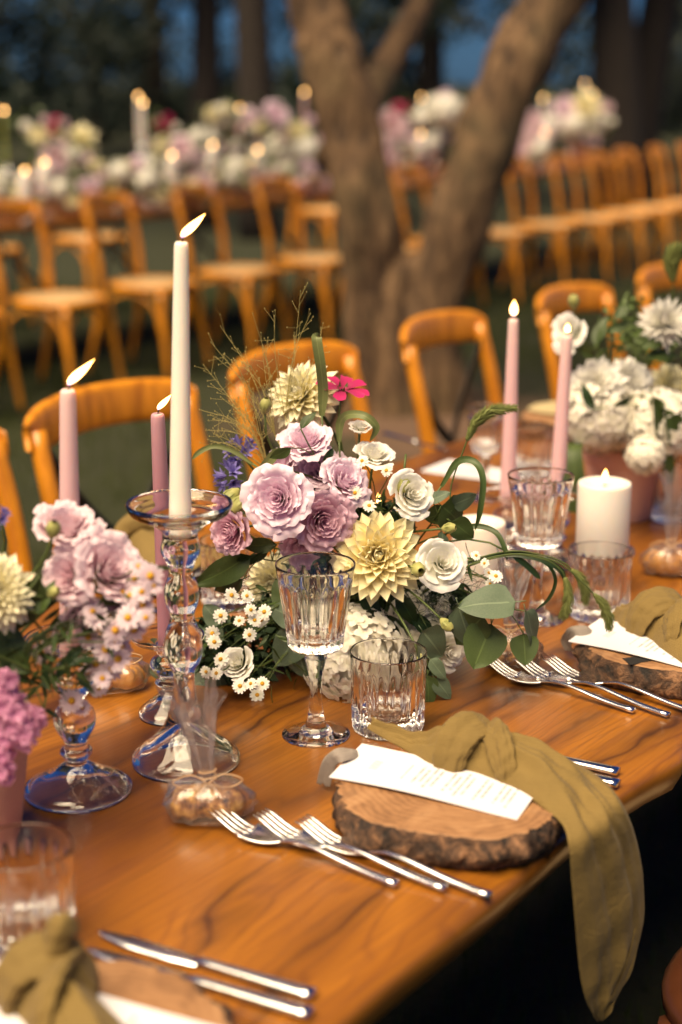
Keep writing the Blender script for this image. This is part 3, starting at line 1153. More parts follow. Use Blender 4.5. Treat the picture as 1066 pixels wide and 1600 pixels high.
def holder_tall(label, loc):
    t = thing('glass_candlestick', label, 'candle holder', loc)
    out = smooth_prof([(0.0570, 0.0), (0.0578, 0.004), (0.0568, 0.009), (0.0500, 0.0155), (0.0410, 0.0225), (0.0315, 0.031), (0.0232, 0.042), (0.0172, 0.056), (0.0130, 0.075), (0.0115, 0.092), (0.0120, 0.104), (0.0185, 0.116), (0.0206, 0.131), (0.0185, 0.146), (0.0138, 0.158), (0.0130, 0.168), (0.0168, 0.178), (0.0186, 0.190), (0.0165, 0.201), (0.0128, 0.211), (0.0145, 0.222), (0.0200, 0.233), (0.0204, 0.240), (0.0185, 0.249), (0.020, 0.258), (0.034, 0.268), (0.049, 0.275), (0.0535, 0.281), (0.0548, 0.2855), (0.0535, 0.288)], 3)
    dish = smooth_prof([(0.0520, 0.2865), (0.047, 0.280), (0.034, 0.274), (0.0165, 0.2715), (0.0145, 0.268), (0.0138, 0.250), (0.0005, 0.249)], 3)
    bell = smooth_prof([(0.0005, 0.046), (0.006, 0.043), (0.013, 0.036), (0.023, 0.026), (0.036, 0.0155), (0.047, 0.008), (0.0515, 0.0)], 4)
    mb = MB()
    mb.lathe(bell + out + dish, 56, loc=loc)
    mb.build('glass_body', M['glass'], t)
    return t


def holder_small(label, loc, H, R, dish_r, nball=1, seg=48):
    t = thing('glass_candlestick', label, 'candle holder', loc)
    k = H
    base = [(R * 0.985, 0.0), (R, 0.003), (R * 0.985, 0.007), (R * 0.80, 0.013), (R * 0.52, 0.021), (R * 0.28, 0.030)]
    z0, z1 = 0.034, H - 0.022
    st = [(0.0095, z0)]
    seglen = (z1 - z0) / (nball + 0.5)
    st += [(0.0160, z0 + seglen * 0.18), (0.0155, z0 + seglen * 0.30), (0.0105, z0 + seglen * 0.42)]
    for i in range(nball):
        zb = z0 + seglen * (0.5 + i)
        st += [(0.0190, zb + seglen * 0.28), (0.0215, zb + seglen * 0.5), (0.0190, zb + seglen * 0.74), (0.0105, zb + seglen * 0.98)]
    top = [(0.0150, H - 0.017), (dish_r * 0.6, H - 0.012), (dish_r * 0.95, H - 0.006), (dish_r, H - 0.001), (dish_r * 0.985, H)]
    out = smooth_prof(base + st + top, 3)
    dish = smooth_prof([(dish_r * 0.955, H - 0.001), (dish_r * 0.88, H - 0.006), (0.017, H - 0.0095), (0.0135, H - 0.012), (0.0125, H - 0.024), (0.0005, H - 0.025)], 3)
    bell = smooth_prof([(0.0005, 0.022), (R * 0.25, 0.020), (R * 0.5, 0.013), (R * 0.8, 0.006), (R * 0.92, 0.0)], 3)
    mb = MB()
    mb.lathe(bell + out + dish, seg, loc=loc)
    mb.build('glass_body', M['glass'], t)
    return t


# tall candlestick with the big cream candle
pA = onz(291, 1190)
holder_tall('tall clear glass candlestick with knobbly stem carrying the long cream candle', pA)
taper('long cream taper candle, the tallest on the near table', pA + [0, 0, 0.2505], pA + [0.009, 0, 0.552], 0.0118, 0.0072, M['wax_cream'], tilt=(0.98, 0.1), fh=0.0235, fw=0.0120, seg=28)
pB = onz(266, 1117)
holder_small('short clear glass candlestick behind the tall one, holding the mauve candle', pB, 0.098, 0.036, 0.0415, 1)
taper('short mauve taper candle just left of the tallest candle', pB + [0, 0, 0.0735], pB + [-0.004, 0, 0.353], 0.0112, 0.0078, M['wax_mauve'], tilt=(0.85, 0), fh=0.0175, fw=0.0090)
pC = onz(122, 1236)
holder_small('clear glass candlestick with a wide foot in front of the pink daisies', pC, 0.168, 0.0553, 0.047, 2, 56)
taper('pale lilac taper candle rising above the left bouquet', pC + [0, 0, 0.1435], pC + [0.008, 0, 0.419], 0.0122, 0.0078, M['wax_lilac'], tilt=(1.0, 0.1), fh=0.0255, fw=0.0125, seg=24)
pE = onz(791, 876)
holder_small('glass candlestick behind the middle goblet holding the left lilac candle', pE, 0.108, 0.040, 0.042, 1, 40)
taper('left one of two lilac taper candles beside the white flowers', pE + [0, 0, 0.0835], pE + [0.001, 0, 0.366], 0.0125, 0.0075, M['wax_lilac'], tilt=(0.02, 0), fh=0.024, fw=0.0115)
pE2 = onz(866, 882)
holder_small('glass candlestick beside the fat pillar candle holding the right lilac candle', pE2, 0.115, 0.040, 0.042, 1, 40)
taper('right one of two lilac taper candles, leaning slightly towards the white flowers', pE2 + [0, 0, 0.0905], pE2 + [0.007, 0, 0.345], 0.0122, 0.0078, M['wax_lilac'], tilt=(0.02, 0), fh=0.014, fw=0.0085)


def pedestal(label, loc, H, R):
    t = thing('glass_pedestal', label, 'candle holder', loc)
    out = smooth_prof([(R * 0.8, 0), (R * 0.8, 0.004), (R * 0.5, 0.010), (0.012, 0.016), (0.010, H * 0.5), (0.013, H - 0.014), (R * 0.7, H - 0.008), (R, H - 0.003), (R, H + 0.003)], 3)
    top = [(R * 0.96, H + 0.003), (R * 0.93, H), (0.0005, H)]
    mb = MB()
    mb.lathe([(0.0005, 0.002)] + out + top, 40, loc=loc)
    mb.build('glass_body', M['glass'], t)
    return t


pP = onz(938, 918)
pedestal('low glass pedestal under the fat white pillar candle', pP, 0.055, 0.046)
pillar('fat white pillar candle in front of the terracotta pot', pP + [0, 0, 0.0556], 0.0375, 0.100)
pP2 = onz(746, 925)
pedestal('low glass pedestal under the unlit pillar candle behind the bouquet', pP2, 0.012, 0.045)
pillar('white pillar candle half hidden behind the white lisianthus', pP2 + [0, 0, 0.0126], 0.0375, 0.092, lit=False)
pP3 = onz(590, 975)
pedestal('glass pedestal hidden among the middle bouquet', pP3, 0.085, 0.044)
pillar('white pillar candle glowing behind the middle bouquet', pP3 + [0, 0, 0.0856], 0.030, 0.072, fh=0.024, fw=0.009, tilt=(0.02, 0))


# ------------------------------------------------------------------ pressed glassware
def flute_fn(n, z0, z1, amp):
    def f(r, z, a):
        k = max(0.0, min(1.0, (z - z0) / 0.006)) * max(0.0, min(1.0, (z1 - z) / 0.010))
        return r * (1 - amp * k * (np.abs(np.cos(a * n / 2)) ** 1.4))
    return f


def tumbler(label, loc, h=0.093, r=0.043, group='ribbed tumblers on the near table', seg=120, name='tumbler'):
    t = thing('ribbed_tumbler', label, 'tumbler', loc, 0, group)
    mb = MB()
    fl = flute_fn(20, 0.002, h * 0.86, 0.075)
    b = r * 0.95
    out = [(0.0005, 0.001), (b * 0.86, 0.0), (b * 0.95, 0.0015), (b, 0.006)] + [(b + (r - b) * q, h * q) for q in (0.12, 0.25, 0.4, 0.55, 0.7, 0.8, 0.84, 0.88, 0.93, 0.985)] + [(r - 0.0001, h - 0.0006), (r - 0.0005, h)]
    ins = [(r - 0.0011, h), (r - 0.0015, h - 0.0006), (r - 0.0016, h * 0.97), (r - 0.0024, h * 0.8), (b - 0.0045, h * 0.4), (b - 0.0052, 0.024), (b * 0.70, 0.0165), (0.0005, 0.0155)]
    o1 = MB()
    o1.lathe(out, seg, fl)
    o1.lathe(ins, seg)
    V = np.concatenate(o1.v)
    n1 = len(out) * seg
    f = list(o1.f)
    a0, b0 = (len(out) - 1) * seg, n1
    for k in range(seg):
        k2 = (k + 1) % seg
        f.append((a0 + k, a0 + k2, b0 + k2, b0 + k))
    mb.add(V + np.asarray(loc), f)
    mb.build('glass_body', M['glass'], t)
    return t


def goblet(label, loc, k=1.0, kh=1.0, group='cut glass goblets on the near table', seg=108):
    t = thing('cut_glass_goblet', label, 'goblet', loc, 0, group)
    fl = flute_fn(18, 0.100 * kh, 0.183 * kh, 0.085)
    sf = lambda r, z, a: r * (1 - 0.06 * np.abs(np.cos(a * 4)))
    prof = [(0.0005, 0.0035), (0.02, 0.003), (0.0372, 0.0), (0.0382, 0.0008), (0.0378, 0.0022), (0.030, 0.0042), (0.018, 0.0065), (0.0125, 0.012), (0.0092, 0.024), (0.0068, 0.042), (0.0070, 0.060), (0.0092, 0.078), (0.0128, 0.0905), (0.0130, 0.0935), (0.0085, 0.097), (0.0090, 0.0995), (0.020, 0.1025), (0.0285, 0.1035), (0.0305, 0.1065)]
    prof += [(0.0305 + (0.0440 - 0.0305) * q ** 1.05, 0.1065 + 0.0935 * q) for q in (0.08, 0.2, 0.35, 0.5, 0.62, 0.72, 0.80, 0.84, 0.90, 0.97)] + [(0.0438, 0.1994), (0.0434, 0.2)]
    ins = [(0.0428, 0.2), (0.0424, 0.1994), (0.0420, 0.194), (0.0394, 0.176), (0.0350, 0.152), (0.0300, 0.124), (0.0262, 0.1155), (0.014, 0.1115), (0.0005, 0.1110)]

    def flute(r, z, a):
        zz = z * kh
        if 0.008 < z < 0.096:
            return r * (1 - 0.05 * np.abs(np.cos(a * 4)))
        return fl(r, zz, a)
    o1 = MB()
    o1.lathe([(r * k, z) for r, z in prof], seg, flute)
    o1.lathe([(r * k, z) for r, z in ins], seg)
    V = np.concatenate(o1.v) * [1, 1, kh]
    f = list(o1.f)
    a0, b0 = (len(prof) - 1) * seg, len(prof) * seg
    for q in range(seg):
        q2 = (q + 1) % seg
        f.append((a0 + q, a0 + q2, b0 + q2, b0 + q))
    mb = MB().add(V + np.asarray(loc), f)
    mb.build('glass_body', M['glass'], t)
    return t


goblet('cut glass goblet standing sharp in front of the middle bouquet', onz(494, 1148))
goblet('cut glass goblet in front of the left lilac candle', onz(838, 966), 1.0, 1.0)
goblet('small blurred goblet near the far edge of the near table', onz(757, 778), 0.78, 0.80)
tumbler('ribbed tumbler beside the front goblet, next to the olive napkin', onz(606, 1138))
tumbler('ribbed tumbler in front of the fat white pillar candle', onz(934, 962), 0.093, 0.043)
tumbler('blurred ribbed tumbler at the lower left corner beside the terracotta pot', onz(42, 1478))
tumbler('ribbed tumbler behind the chamomile sprays on the far side of the table', onz(362, 944))
tumbler('blurred ribbed tumbler before the sand napkin at the table far edge', onz(828, 742), 0.093, 0.040)
tumbler('blurred ribbed glass at the right edge beside the terracotta pot', onz(1050, 812), 0.10, 0.036)


# ------------------------------------------------------------------ wooden slice place plates
def wood_slice(label, center, r, th, seed, crack=False, squash=0.93, rot=0.0):
    t = thing('wood_slice_plate', label, 'plate', center, rot, 'bark-edged wood slices used as plates')
    rg = np.random.default_rng(seed)
    seg = 150
    a = np.arange(seg) * 2 * pi / seg
    ph = rg.uniform(0, 6, 6)
    base = r * (1 + 0.035 * np.sin(2 * a + ph[0]) + 0.025 * np.sin(3 * a + ph[1]) + 0.015 * np.sin(5 * a + ph[2]))
    rough = rg.normal(size=(7, seg)) * 0.0016
    knots = [(rg.uniform(0, 2 * pi), rg.uniform(0.3, 0.7), rg.uniform(0.006, 0.010)) for _ in range(7)] + [(-1.0, 0.45, 0.010), (-0.75, 0.4, 0.007)]
    rows = []
    zs = np.linspace(0, th, 7)
    for i, z in enumerate(zs):
        q = i / 6
        rr = base + 0.0035 * sin(pi * q) + rough[i]
        for ka, kz, kr in knots:
            d = np.angle(np.exp(1j * (a - ka))) * r
            rr = rr + kr * np.exp(-(d / 0.011) ** 2 - ((q - kz) * th / 0.009) ** 2)
        if i in (0, 6):
            rr = rr - 0.002
        rows.append(np.stack([rr * np.cos(a), rr * np.sin(a) * squash, np.full(seg, z)], 1))
    mb = MB()
    mb.grid(np.array(rows), closev=True)
    mb.f.append(tuple(range(seg))[::-1])
    put('bark_edge', mb.mesh('bark_edge', M['bark_edge'], True), t)
    mb = MB()
    top = rows[-1]
    G = [top * [k, k, 1] + [0, 0, dz] for k, dz in ((1.0, 0.0002), (0.985, 0.0010), (0.97, 0.0012), (0.75, 0.0012), (0.5, 0.0012), (0.25, 0.0012), (0.004, 0.0012))]
    mb.grid(np.array(G), closev=True)
    put('cut_face', mb.mesh('cut_face', M['slice'], True), t)
    if crack:
        mb = MB()
        pts = np.array([(-0.30, -0.92), (-0.16, -0.72), (-0.10, -0.50), (0.05, -0.36), (0.22, -0.30), (0.45, -0.18), (0.75, -0.12)])
        w = np.array([0.012, 0.009, 0.011, 0.006, 0.008, 0.011, 0.004])
        p = catmull(np.c_[pts, w], 5)
        p[:, :2] += rg.normal(scale=0.012, size=(len(p), 2))
        L = np.stack([p[:, 0] * r, p[:, 1] * r * squash, np.full(len(p), th + 0.0020)], 1)
        dirn = np.gradient(L, axis=0)
        nn = np.stack([-dirn[:, 1], dirn[:, 0], 0 * dirn[:, 0]], 1)
        nn /= np.linalg.norm(nn, axis=1)[:, None]
        mb.grid(np.stack([L + nn * p[:, 2:3], L - nn * p[:, 2:3]], 1))
        mb.f = [q[::-1] for q in mb.f]
        # a side branch
        b = catmull([(-0.10, -0.50, .005), (-0.28, -0.42, .004), (-0.42, -0.44, .002)], 4)
        L = np.stack([b[:, 0] * r, b[:, 1] * r * squash, np.full(len(b), th + 0.0022)], 1)
        nn = np.array([0, 1.0, 0])
        mb.grid(np.stack([L + nn * b[:, 2:3], L - nn * b[:, 2:3]], 1))
        put('crack', mb.mesh('crack', M['crack'], False), t)
    return t


SL = 0.034
c1 = onz(694, 1241, TT + SL)
c1[2] = TT + 0.0005
wood_slice('round bark-edged wood slice under the menu card and knotted olive napkin', c1, 0.108, SL - 0.002, 3, squash=0.84, rot=-0.65)
c2 = onz(1057, 1008, TT + SL)
c2[2] = TT + 0.0005
wood_slice('cracked bark-edged wood slice at the right edge under the second menu', c2, 0.114, SL, 4, crack=True, squash=0.86, rot=-0.5)
c3 = onz(92, 1650, TT + 0.028)
c3[2] = TT + 0.0005
wood_slice('smooth pale wood slice at the lower left corner beside two knives', c3, 0.138, 0.025, 5, rot=0.3)
c4 = tabp(-1.565, 1.68, TT + 0.0005)
wood_slice('wood slice on the far side of the table behind the tall candlestick', c4, 0.115, 0.028, 6)
c5 = tabp(-1.53, 2.93, TT + 0.0005)
wood_slice('wood slice at the table far edge under the sand napkin', c5, 0.115, 0.028, 7)


# ------------------------------------------------------------------ menu cards
def card(label, corners, sag=0.0, n=14):
    """corners: far-left, far-right, near-right, near-left in world; print runs from the first edge down"""
    a, b, c, d = [np.asarray(q, float) for q in corners]
    t_c = (a + b + c + d) / 4
    V, UV, Fc = [], [], []
    for i in range(n + 1):
        y = i / n
        for j in range(5):
            x = j / 4
            p = (a * (1 - x) + b * x) * (1 - y) + (d * (1 - x) + c * x) * y
            p = p + ZV * (sag * sin(pi * y) + 0.0012 * sin(5 * y + 2 * x))
            V.append(p - t_c)
            UV.append((x, y))
    top = len(V)
    V += [p - ZV * 0.0005 for p in V[:top]]
    UV += [(0.02, 0.02)] * top
    for i in range(n):
        for j in range(4):
            q = i * 5 + j
            Fc.append((q, q + 5, q + 6, q + 1))
            Fc.append((q + top, q + 1 + top, q + 6 + top, q + 5 + top))
    rim = [j for j in range(5)] + [i * 5 + 4 for i in range(1, n + 1)] + [n * 5 + j for j in range(3, -1, -1)] + [i * 5 for i in range(n - 1, 0, -1)]
    for k in range(len(rim)):
        p, q = rim[k], rim[(k + 1) % len(rim)]
        Fc.append((p, q, q + top, p + top))
    me = bpy.data.meshes.new('menu_card')
    me.from_pydata([tuple(v) for v in V], [], Fc)
    uv = me.uv_layers.new(name='UVMap')
    for lp in me.loops:
        uv.data[lp.index].uv = UV[lp.vertex_index]
    me.materials.append(M['card'])
    o = put('menu_card', me, None, t_c)
    return tag(o, label, 'menu card', 'printed menu cards')


zc = TT + SL + 0.0016
q0, q1 = onz(514, 1214, zc), onz(566, 1163, zc + 0.004)
q3 = onz(808, 1279, zc)
q2 = q1 + (q3 - q0)
card('white printed menu card on the front wood slice, partly under the olive napkin', (q0, q1, q2, q3), 0.0015)
zc2 = TT + SL + 0.0030
q0, q1 = onz(888, 1002, zc2), onz(938, 967, zc2 + 0.004)
q3 = q0 + unit(onz(1066, 1043, zc2) - q0) * 0.205
q2 = q1 + (q3 - q0)
card('white printed menu card on the cracked wood slice', (q0, q1, q2, q3), 0.0015)
zc3 = TT + 0.0290
q0, q1 = onz(-80, 1588, zc3), onz(-4, 1502, zc3)
ax3 = unit(onz(330, 1602, zc3) - q1) * 0.215
card('white menu card under the knotted napkin in the lower left corner', (q0, q1, q1 + ax3, q0 + ax3))
zc4 = TT + 0.0315
card('white card lying on the far wood slice behind the tall candlestick', tuple(c4 * [1, 1, 0] + ZV * zc4 + ND * a + TD * b for a, b in ((0.12, -0.045), (0.12, 0.05), (-0.09, 0.05), (-0.09, -0.045))))
card('white card at the table far edge beyond the bouquet', tuple(tabp(-1.50, 2.50, TT + 0.002) + ND * a + TD * b for a, b in ((0.10, -0.05), (0.10, 0.05), (-0.10, 0.05), (-0.10, -0.05))))


# ------------------------------------------------------------------ linen
def cloth_loft(sections, m=13, per=6, fold=0.004, seed=0, arch=None, thick=0.0016):
    """sections: (edge A, edge B, arch height, arch direction) -> a two sided sheet"""
    rg = np.random.default_rng(seed)
    ctrl = np.array([np.concatenate([a, b, np.asarray(d, float) * h]) for a, b, h, d in sections])
    q = catmull(ctrl, per)
    n = len(q)
    u = np.linspace(0, 1, m)
    prof = np.sin(pi * u) ** 0.75
    G = np.zeros((n, m, 3))
    ph = rg.uniform(0, 6, 4)
    for i in range(n):
        a, b, d = q[i, :3], q[i, 3:6], q[i, 6:]
        nd = unit(d) if np.linalg.norm(d) > 1e-6 else ZV
        w = fold * (0.9 - 2.0 * np.abs(np.sin(u * 8.5 + ph[0] + i * 0.045 + 0.5 * np.sin(i * 0.21))) + 0.55 * (1 - 2.0 * np.abs(np.sin(u * 19 + ph[1] - i * 0.09))) + 0.3 * np.sin(i * 0.9 + 6 * u + ph[2])) * np.sin(pi * u) ** 0.7
        G[i] = a * (1 - u)[:, None] + b * u[:, None] + prof[:, None] * d + w[:, None] * nd
    mb = MB()
    mb.grid(G)
    du = np.gradient(G, axis=0)
    dv = np.gradient(G, axis=1)
    nr = np.cross(du, dv)
    nr /= np.linalg.norm(nr, axis=2)[:, :, None] + 1e-12
    B = G - nr * thick
    k = MB()
    k.grid(G)
    base = k.n
    k.grid(B)
    k.f[len(mb.f):] = [f[::-1] for f in k.f[len(mb.f):]]
    rim = [j for j in range(m)] + [i * m + m - 1 for i in range(1, n)] + [(n - 1) * m + j for j in range(m - 2, -1, -1)] + [i * m for i in range(n - 2, 0, -1)]
    for x in range(len(rim)):
        p, r2 = rim[x], rim[(x + 1) % len(rim)]
        k.f.append((r2, p, p + base, r2 + base))
    return k


def cloth_obj(name, k, mat, parent, subd=1):
    o = k.build(name, mat, parent)
    if subd:
        s = o.modifiers.new('soft', 'SUBSURF')
        s.levels = s.render_levels = subd
    return o


def fold_tube(path, rad, flat, seg=14, wrinkle=0.0015, seed=0, per=7, up=None):
    rg = np.random.default_rng(seed)
    q = catmull(np.c_[np.asarray(path, float), np.asarray(rad, float)], per)
    mb = MB()
    mb.tube(q[:, :3], q[:, 3], seg, flat=flat, up=up)
    V = mb.v[0].reshape(len(q), seg, 3)
    c = q[:, None, :3]
    d = V - c
    ln = np.linalg.norm(d, axis=2, keepdims=True) + 1e-9
    a = np.arange(seg) * 2 * pi / seg
    i = np.arange(len(q))[:, None]
    p = rg.uniform(0, 6, 3)
    w = wrinkle * (0.8 - 1.8 * np.abs(np.sin(a[None] * 2.0 + p[0] + i * 0.08)) + 0.7 * (1 - 2 * np.abs(np.sin(a[None] * 4.5 + p[1] - i * 0.10))) + 0.35 * np.sin(i * 1.3 + a[None] * 2 + p[2]))
    mb.v = [(V + d / ln * w[:, :, None]).reshape(-1, 3)]
    return mb


def knot_sections(K, ax, rows, cd=None):
    """rows: (along, centre offset across, half width, arch, lift)"""
    ax = unit(ax)
    cd = unit(np.cross(ZV, ax)) if cd is None else cd
    return [(K + ax * a + cd * (o - w) + ZV * z, K + ax * a + cd * (o + w) + ZV * z, h, ZV) for a, o, w, h, z in rows]


def knot_bands(t, K, ax, seed, k=1.0, mat='olive'):
    """two flat bands wrapped tightly over the gathered cloth"""
    ax = unit(ax)
    cd = unit(np.cross(ZV, ax))

    def arc(w, h, skew, a0, n0, n1, dz=0.0):
        th = np.linspace(n0, n1, 9)
        return [K + ax * (a0 + skew * cos(q)) * k - cd * (w * cos(q)) * k + ZV * ((h * sin(q)) * k + dz) for q in th]
    r = np.array([0.016, 0.021, 0.024, 0.026, 0.026, 0.025, 0.023, 0.020, 0.015]) * k
    cloth_obj('knot_band', fold_tube(arc(0.036, 0.050, -0.016, 0.000, -0.15, pi + 0.15), r, (0.30, 1.0), 28, 0.0026 * k, seed, 5, up=ax), M[mat], t, 1)
    r2 = np.array([0.008, 0.012, 0.015, 0.017, 0.018, 0.018, 0.017, 0.015, 0.011]) * k
    cloth_obj('knot_fold', fold_tube(arc(0.037, 0.047, 0.030, 0.026, -0.10, pi * 0.80), r2, (0.38, 1.0), 24, 0.0024 * k, seed + 1, 5, up=ax), M[mat], t, 1)
    r3 = np.array([0.008, 0.011, 0.013, 0.013, 0.012, 0.011, 0.010, 0.009, 0.007]) * k
    cloth_obj('knot_tuck', fold_tube(arc(0.034, 0.040, 0.020, -0.030, pi * 0.2, pi + 0.1), r3, (0.45, 1.0), 22, 0.0020 * k, seed + 2, 5, up=ax), M[mat], t, 1)


def napkin_front():
    zt = TT + SL + 0.0015
    K = onz(738, 1194, zt)
    ax = onz(850, 1222, zt) - onz(650, 1180, zt)
    ax[2] = 0
    t = thing('knotted_napkin', 'olive linen napkin knotted on the front wood slice, its long end hanging over the edge', 'napkin', K, 0, 'knotted linen napkins')
    E = lambda px, py, z: onz(px, py, z)
    cE = -0.663 + 0.016
    Hh = lambda px, py, off: onplane(px, py, ND, cE + off)
    up = ZV
    out = unit(ND + 0.15 * ZV)
    rows = [(-0.118, 0.006, 0.010, 0.006, 0.018), (-0.098, 0.006, 0.014, 0.010, 0.012), (-0.074, 0.004, 0.015, 0.012, 0.006), (-0.055, 0.002, 0.020, 0.020, 0.002), (-0.034, 0, 0.029, 0.033, 0.0),
            (-0.012, 0, 0.027, 0.035, 0.0), (0.012, 0, 0.026, 0.035, 0.0), (0.036, 0.002, 0.034, 0.038, 0.0)]
    sec = [(a, b, h, d) for a, b, h, d in knot_sections(K, ax, rows)]
    sec = [(a, b, h, d) for a, b, h, d in sec]
    hang = [(E(812, 1240, zt), E(838, 1172, zt + 0.012), 0.032, up),
            (E(846, 1262, zt - 0.001), E(884, 1186, zt + 0.008), 0.024, up),
            (E(878, 1288, zt - 0.006), E(934, 1212, zt - 0.002), 0.014, up),
            (Hh(889, 1322, 0.004), Hh(968, 1246, 0.008), 0.012, out),
            (Hh(894, 1380, 0.006), Hh(994, 1306, 0.012), 0.014, out),
            (Hh(900, 1450, 0.006), Hh(1005, 1378, 0.014), 0.016, out),
            (Hh(905, 1510, 0.004), Hh(1004, 1442, 0.012), 0.015, out),
            (Hh(913, 1556, 0.004), Hh(988, 1510, 0.010), 0.010, out),
            (Hh(924, 1582, 0.003), Hh(962, 1566, 0.006), 0.004, out),
            (Hh(936, 1596, 0.002), Hh(944, 1592, 0.003), 0.001, out)]
    cloth_obj('linen', cloth_loft(sec + hang, 25, 6, 0.0042, 5), M['olive'], t)
    hem = [(Hh(1001, 1405, 0.019), Hh(1005.5, 1380, 0.017), 0.001, out), (Hh(992, 1455, 0.019), Hh(1003, 1440, 0.016), 0.0015, out),
           (Hh(976, 1515, 0.017), Hh(987, 1510, 0.014), 0.0015, out), (Hh(950, 1568, 0.010), Hh(961, 1566, 0.009), 0.0012, out)]
    cloth_obj('hem', cloth_loft(hem, 5, 5, 0.0, 6), M['olive'], t)
    knot_bands(t, K, ax, 3, 0.86)
    zt -= 0.0015
    # ribbon peeping out from under the card
    r = thing('grey_ribbon', 'crumpled grey velvet ribbon end beside the front menu card', 'ribbon', onz(520, 1205, TT), 0, 'grey ribbon ends under the menu cards')
    rb = [(onz(494, 1225, TT + 0.006), onz(516, 1232, TT + 0.004), 0.003, up), (onz(503, 1192, zt - 0.002), onz(525, 1200, zt - 0.004), 0.008, up), (onz(520, 1176, zt + 0.008), onz(534, 1192, zt + 0.006), 0.008, up),
          (onz(545, 1172, zt + 0.008), onz(551, 1187, zt + 0.006), 0.006, up), (onz(558, 1174, zt + 0.004), onz(563, 1184, zt + 0.003), 0.002, up)]
    cloth_obj('ribbon_cloth', cloth_loft(rb, 9, 5, 0.0022, 8, thick=0.001), M['grey_ribbon'], r)


napkin_front()


def napkin_right():
    zt = TT + SL + 0.003
    K = onz(1034, 992, zt)
    ax = onz(1110, 1030, zt) - onz(980, 975, zt)
    ax[2] = 0
    t = thing('knotted_napkin', 'olive linen napkin knotted on the cracked wood slice at the right edge', 'napkin', K, 0, 'knotted linen napkins')
    up = ZV
    rows = [(-0.086, 0.004, 0.012, 0.008, 0.006), (-0.066, 0.002, 0.022, 0.020, 0.002), (-0.040, 0, 0.033, 0.036, 0.0), (-0.012, 0, 0.032, 0.042, 0.0), (0.012, 0, 0.031, 0.041, 0.0), (0.040, 0, 0.040, 0.042, 0.0),
            (0.075, 0, 0.048, 0.036, -0.002), (0.11, 0, 0.055, 0.026, -0.006), (0.16, 0, 0.055, 0.014, -0.03)]
    cloth_obj('linen', cloth_loft(knot_sections(K, ax, rows), 21, 6, 0.0030, 11), M['olive'], t)
    knot_bands(t, K, ax, 13, 0.92)
    zt -= 0.003
    r = thing('grey_ribbon', 'grey velvet ribbon end beside the cracked wood slice', 'ribbon', onz(890, 1008, TT), 0, 'grey ribbon ends under the menu cards')
    rb = [(onz(884, 1018, TT + 0.004), onz(902, 1024, TT + 0.003), 0.004, up), (onz(876, 1000, TT + 0.018), onz(893, 1010, TT + 0.016), 0.008, up), (onz(886, 986, zt + 0.002), onz(902, 999, zt), 0.010, up),
          (onz(910, 982, zt + 0.006), onz(918, 994, zt + 0.004), 0.008, up), (onz(926, 986, zt + 0.003), onz(928, 992, zt + 0.003), 0.002, up)]
    cloth_obj('ribbon_cloth', cloth_loft(rb, 9, 5, 0.002, 9, thick=0.001), M['grey_ribbon'], r)


napkin_right()


def napkin_left():
    zt = TT + 0.0295
    K = onz(74, 1568, zt)
    ax = onz(185, 1668, zt) - onz(70, 1556, zt)
    ax[2] = 0
    t = thing('knotted_napkin', 'blurred olive linen napkin knotted over the menu in the lower left corner', 'napkin', K, 0, 'knotted linen napkins')
    P3 = lambda px, py, z: onz(px, py, zt + z)
    w0 = [P3(84, 1540, 0.012), P3(84, 1502, 0.032), P3(90, 1468, 0.050), P3(98, 1442, 0.062), P3(100, 1428, 0.067)]
    cloth_obj('knot_ear', fold_tube(w0, [0.018, 0.0165, 0.015, 0.0165, 0.008], (1.0, 0.8), 16, 0.0014, 21), M['olive'], t)
    rows = [(-0.040, 0, 0.025, 0.030, 0.0), (-0.012, 0, 0.027, 0.036, 0.0), (0.012, 0, 0.027, 0.035, 0.0), (0.040, 0, 0.030, 0.034, 0.0), (0.075, -0.004, 0.034, 0.030, 0.0), (0.12, -0.008, 0.036, 0.022, 0.0), (0.18, -0.01, 0.036, 0.014, 0.0)]
    cloth_obj('linen', cloth_loft(knot_sections(K, ax, rows), 19, 6, 0.0030, 23), M['olive'], t)
    knot_bands(t, K, ax, 25, 0.86)


napkin_left()


def napkin_far(label, c, mat, rot, seed):
    t = thing('knotted_napkin', label, 'napkin', c, 0, 'knotted linen napkins')
    R = rotz(rot)
    L = lambda x, y, z: np.asarray(c) + R @ np.array([x, y, z])
    body = [(L(-0.11, -0.02, 0.004), L(-0.11, 0.02, 0.006), 0.006, ZV), (L(-0.05, -0.035, 0.004), L(-0.05, 0.035, 0.004), 0.022, ZV), (L(0, -0.025, 0.004), L(0, 0.025, 0.004), 0.036, ZV), (L(0.06, -0.05, 0.004), L(0.06, 0.05, 0.004), 0.024, ZV), (L(0.14, -0.06, 0.002), L(0.14, 0.06, 0.002), 0.014, ZV)]
    cloth_obj('body', cloth_loft(body, 11, 5, 0.003, seed), mat, t)
    w1 = [L(-0.01, -0.035, 0.008), L(-0.015, -0.02, 0.034), L(0, 0, 0.048), L(0.012, 0.02, 0.036), L(0.012, 0.036, 0.008)]
    cloth_obj('knot_band', fold_tube(w1, [0.010, 0.014, 0.017, 0.015, 0.010], (1.0, 0.55), 12, 0.0012, seed), mat, t)


napkin_far('olive napkin on the far wood slice behind the tall candlestick', c4 + ZV * 0.033 + ND * -0.02, M['olive'], -A, 31)
napkin_far('blurred sand coloured napkin behind the right lilac candle', c5 + ZV * 0.030 + ND * 0.0, M['sand'], -A, 32)


# ------------------------------------------------------------------ cutlery
def cutlery_frame(tip, end):
    d = np.asarray(end) - np.asarray(tip)
    L = np.linalg.norm(d)
    x = d / L
    y = unit(np.cross(ZV, x))
    return x, y, np.cross(x, y), L


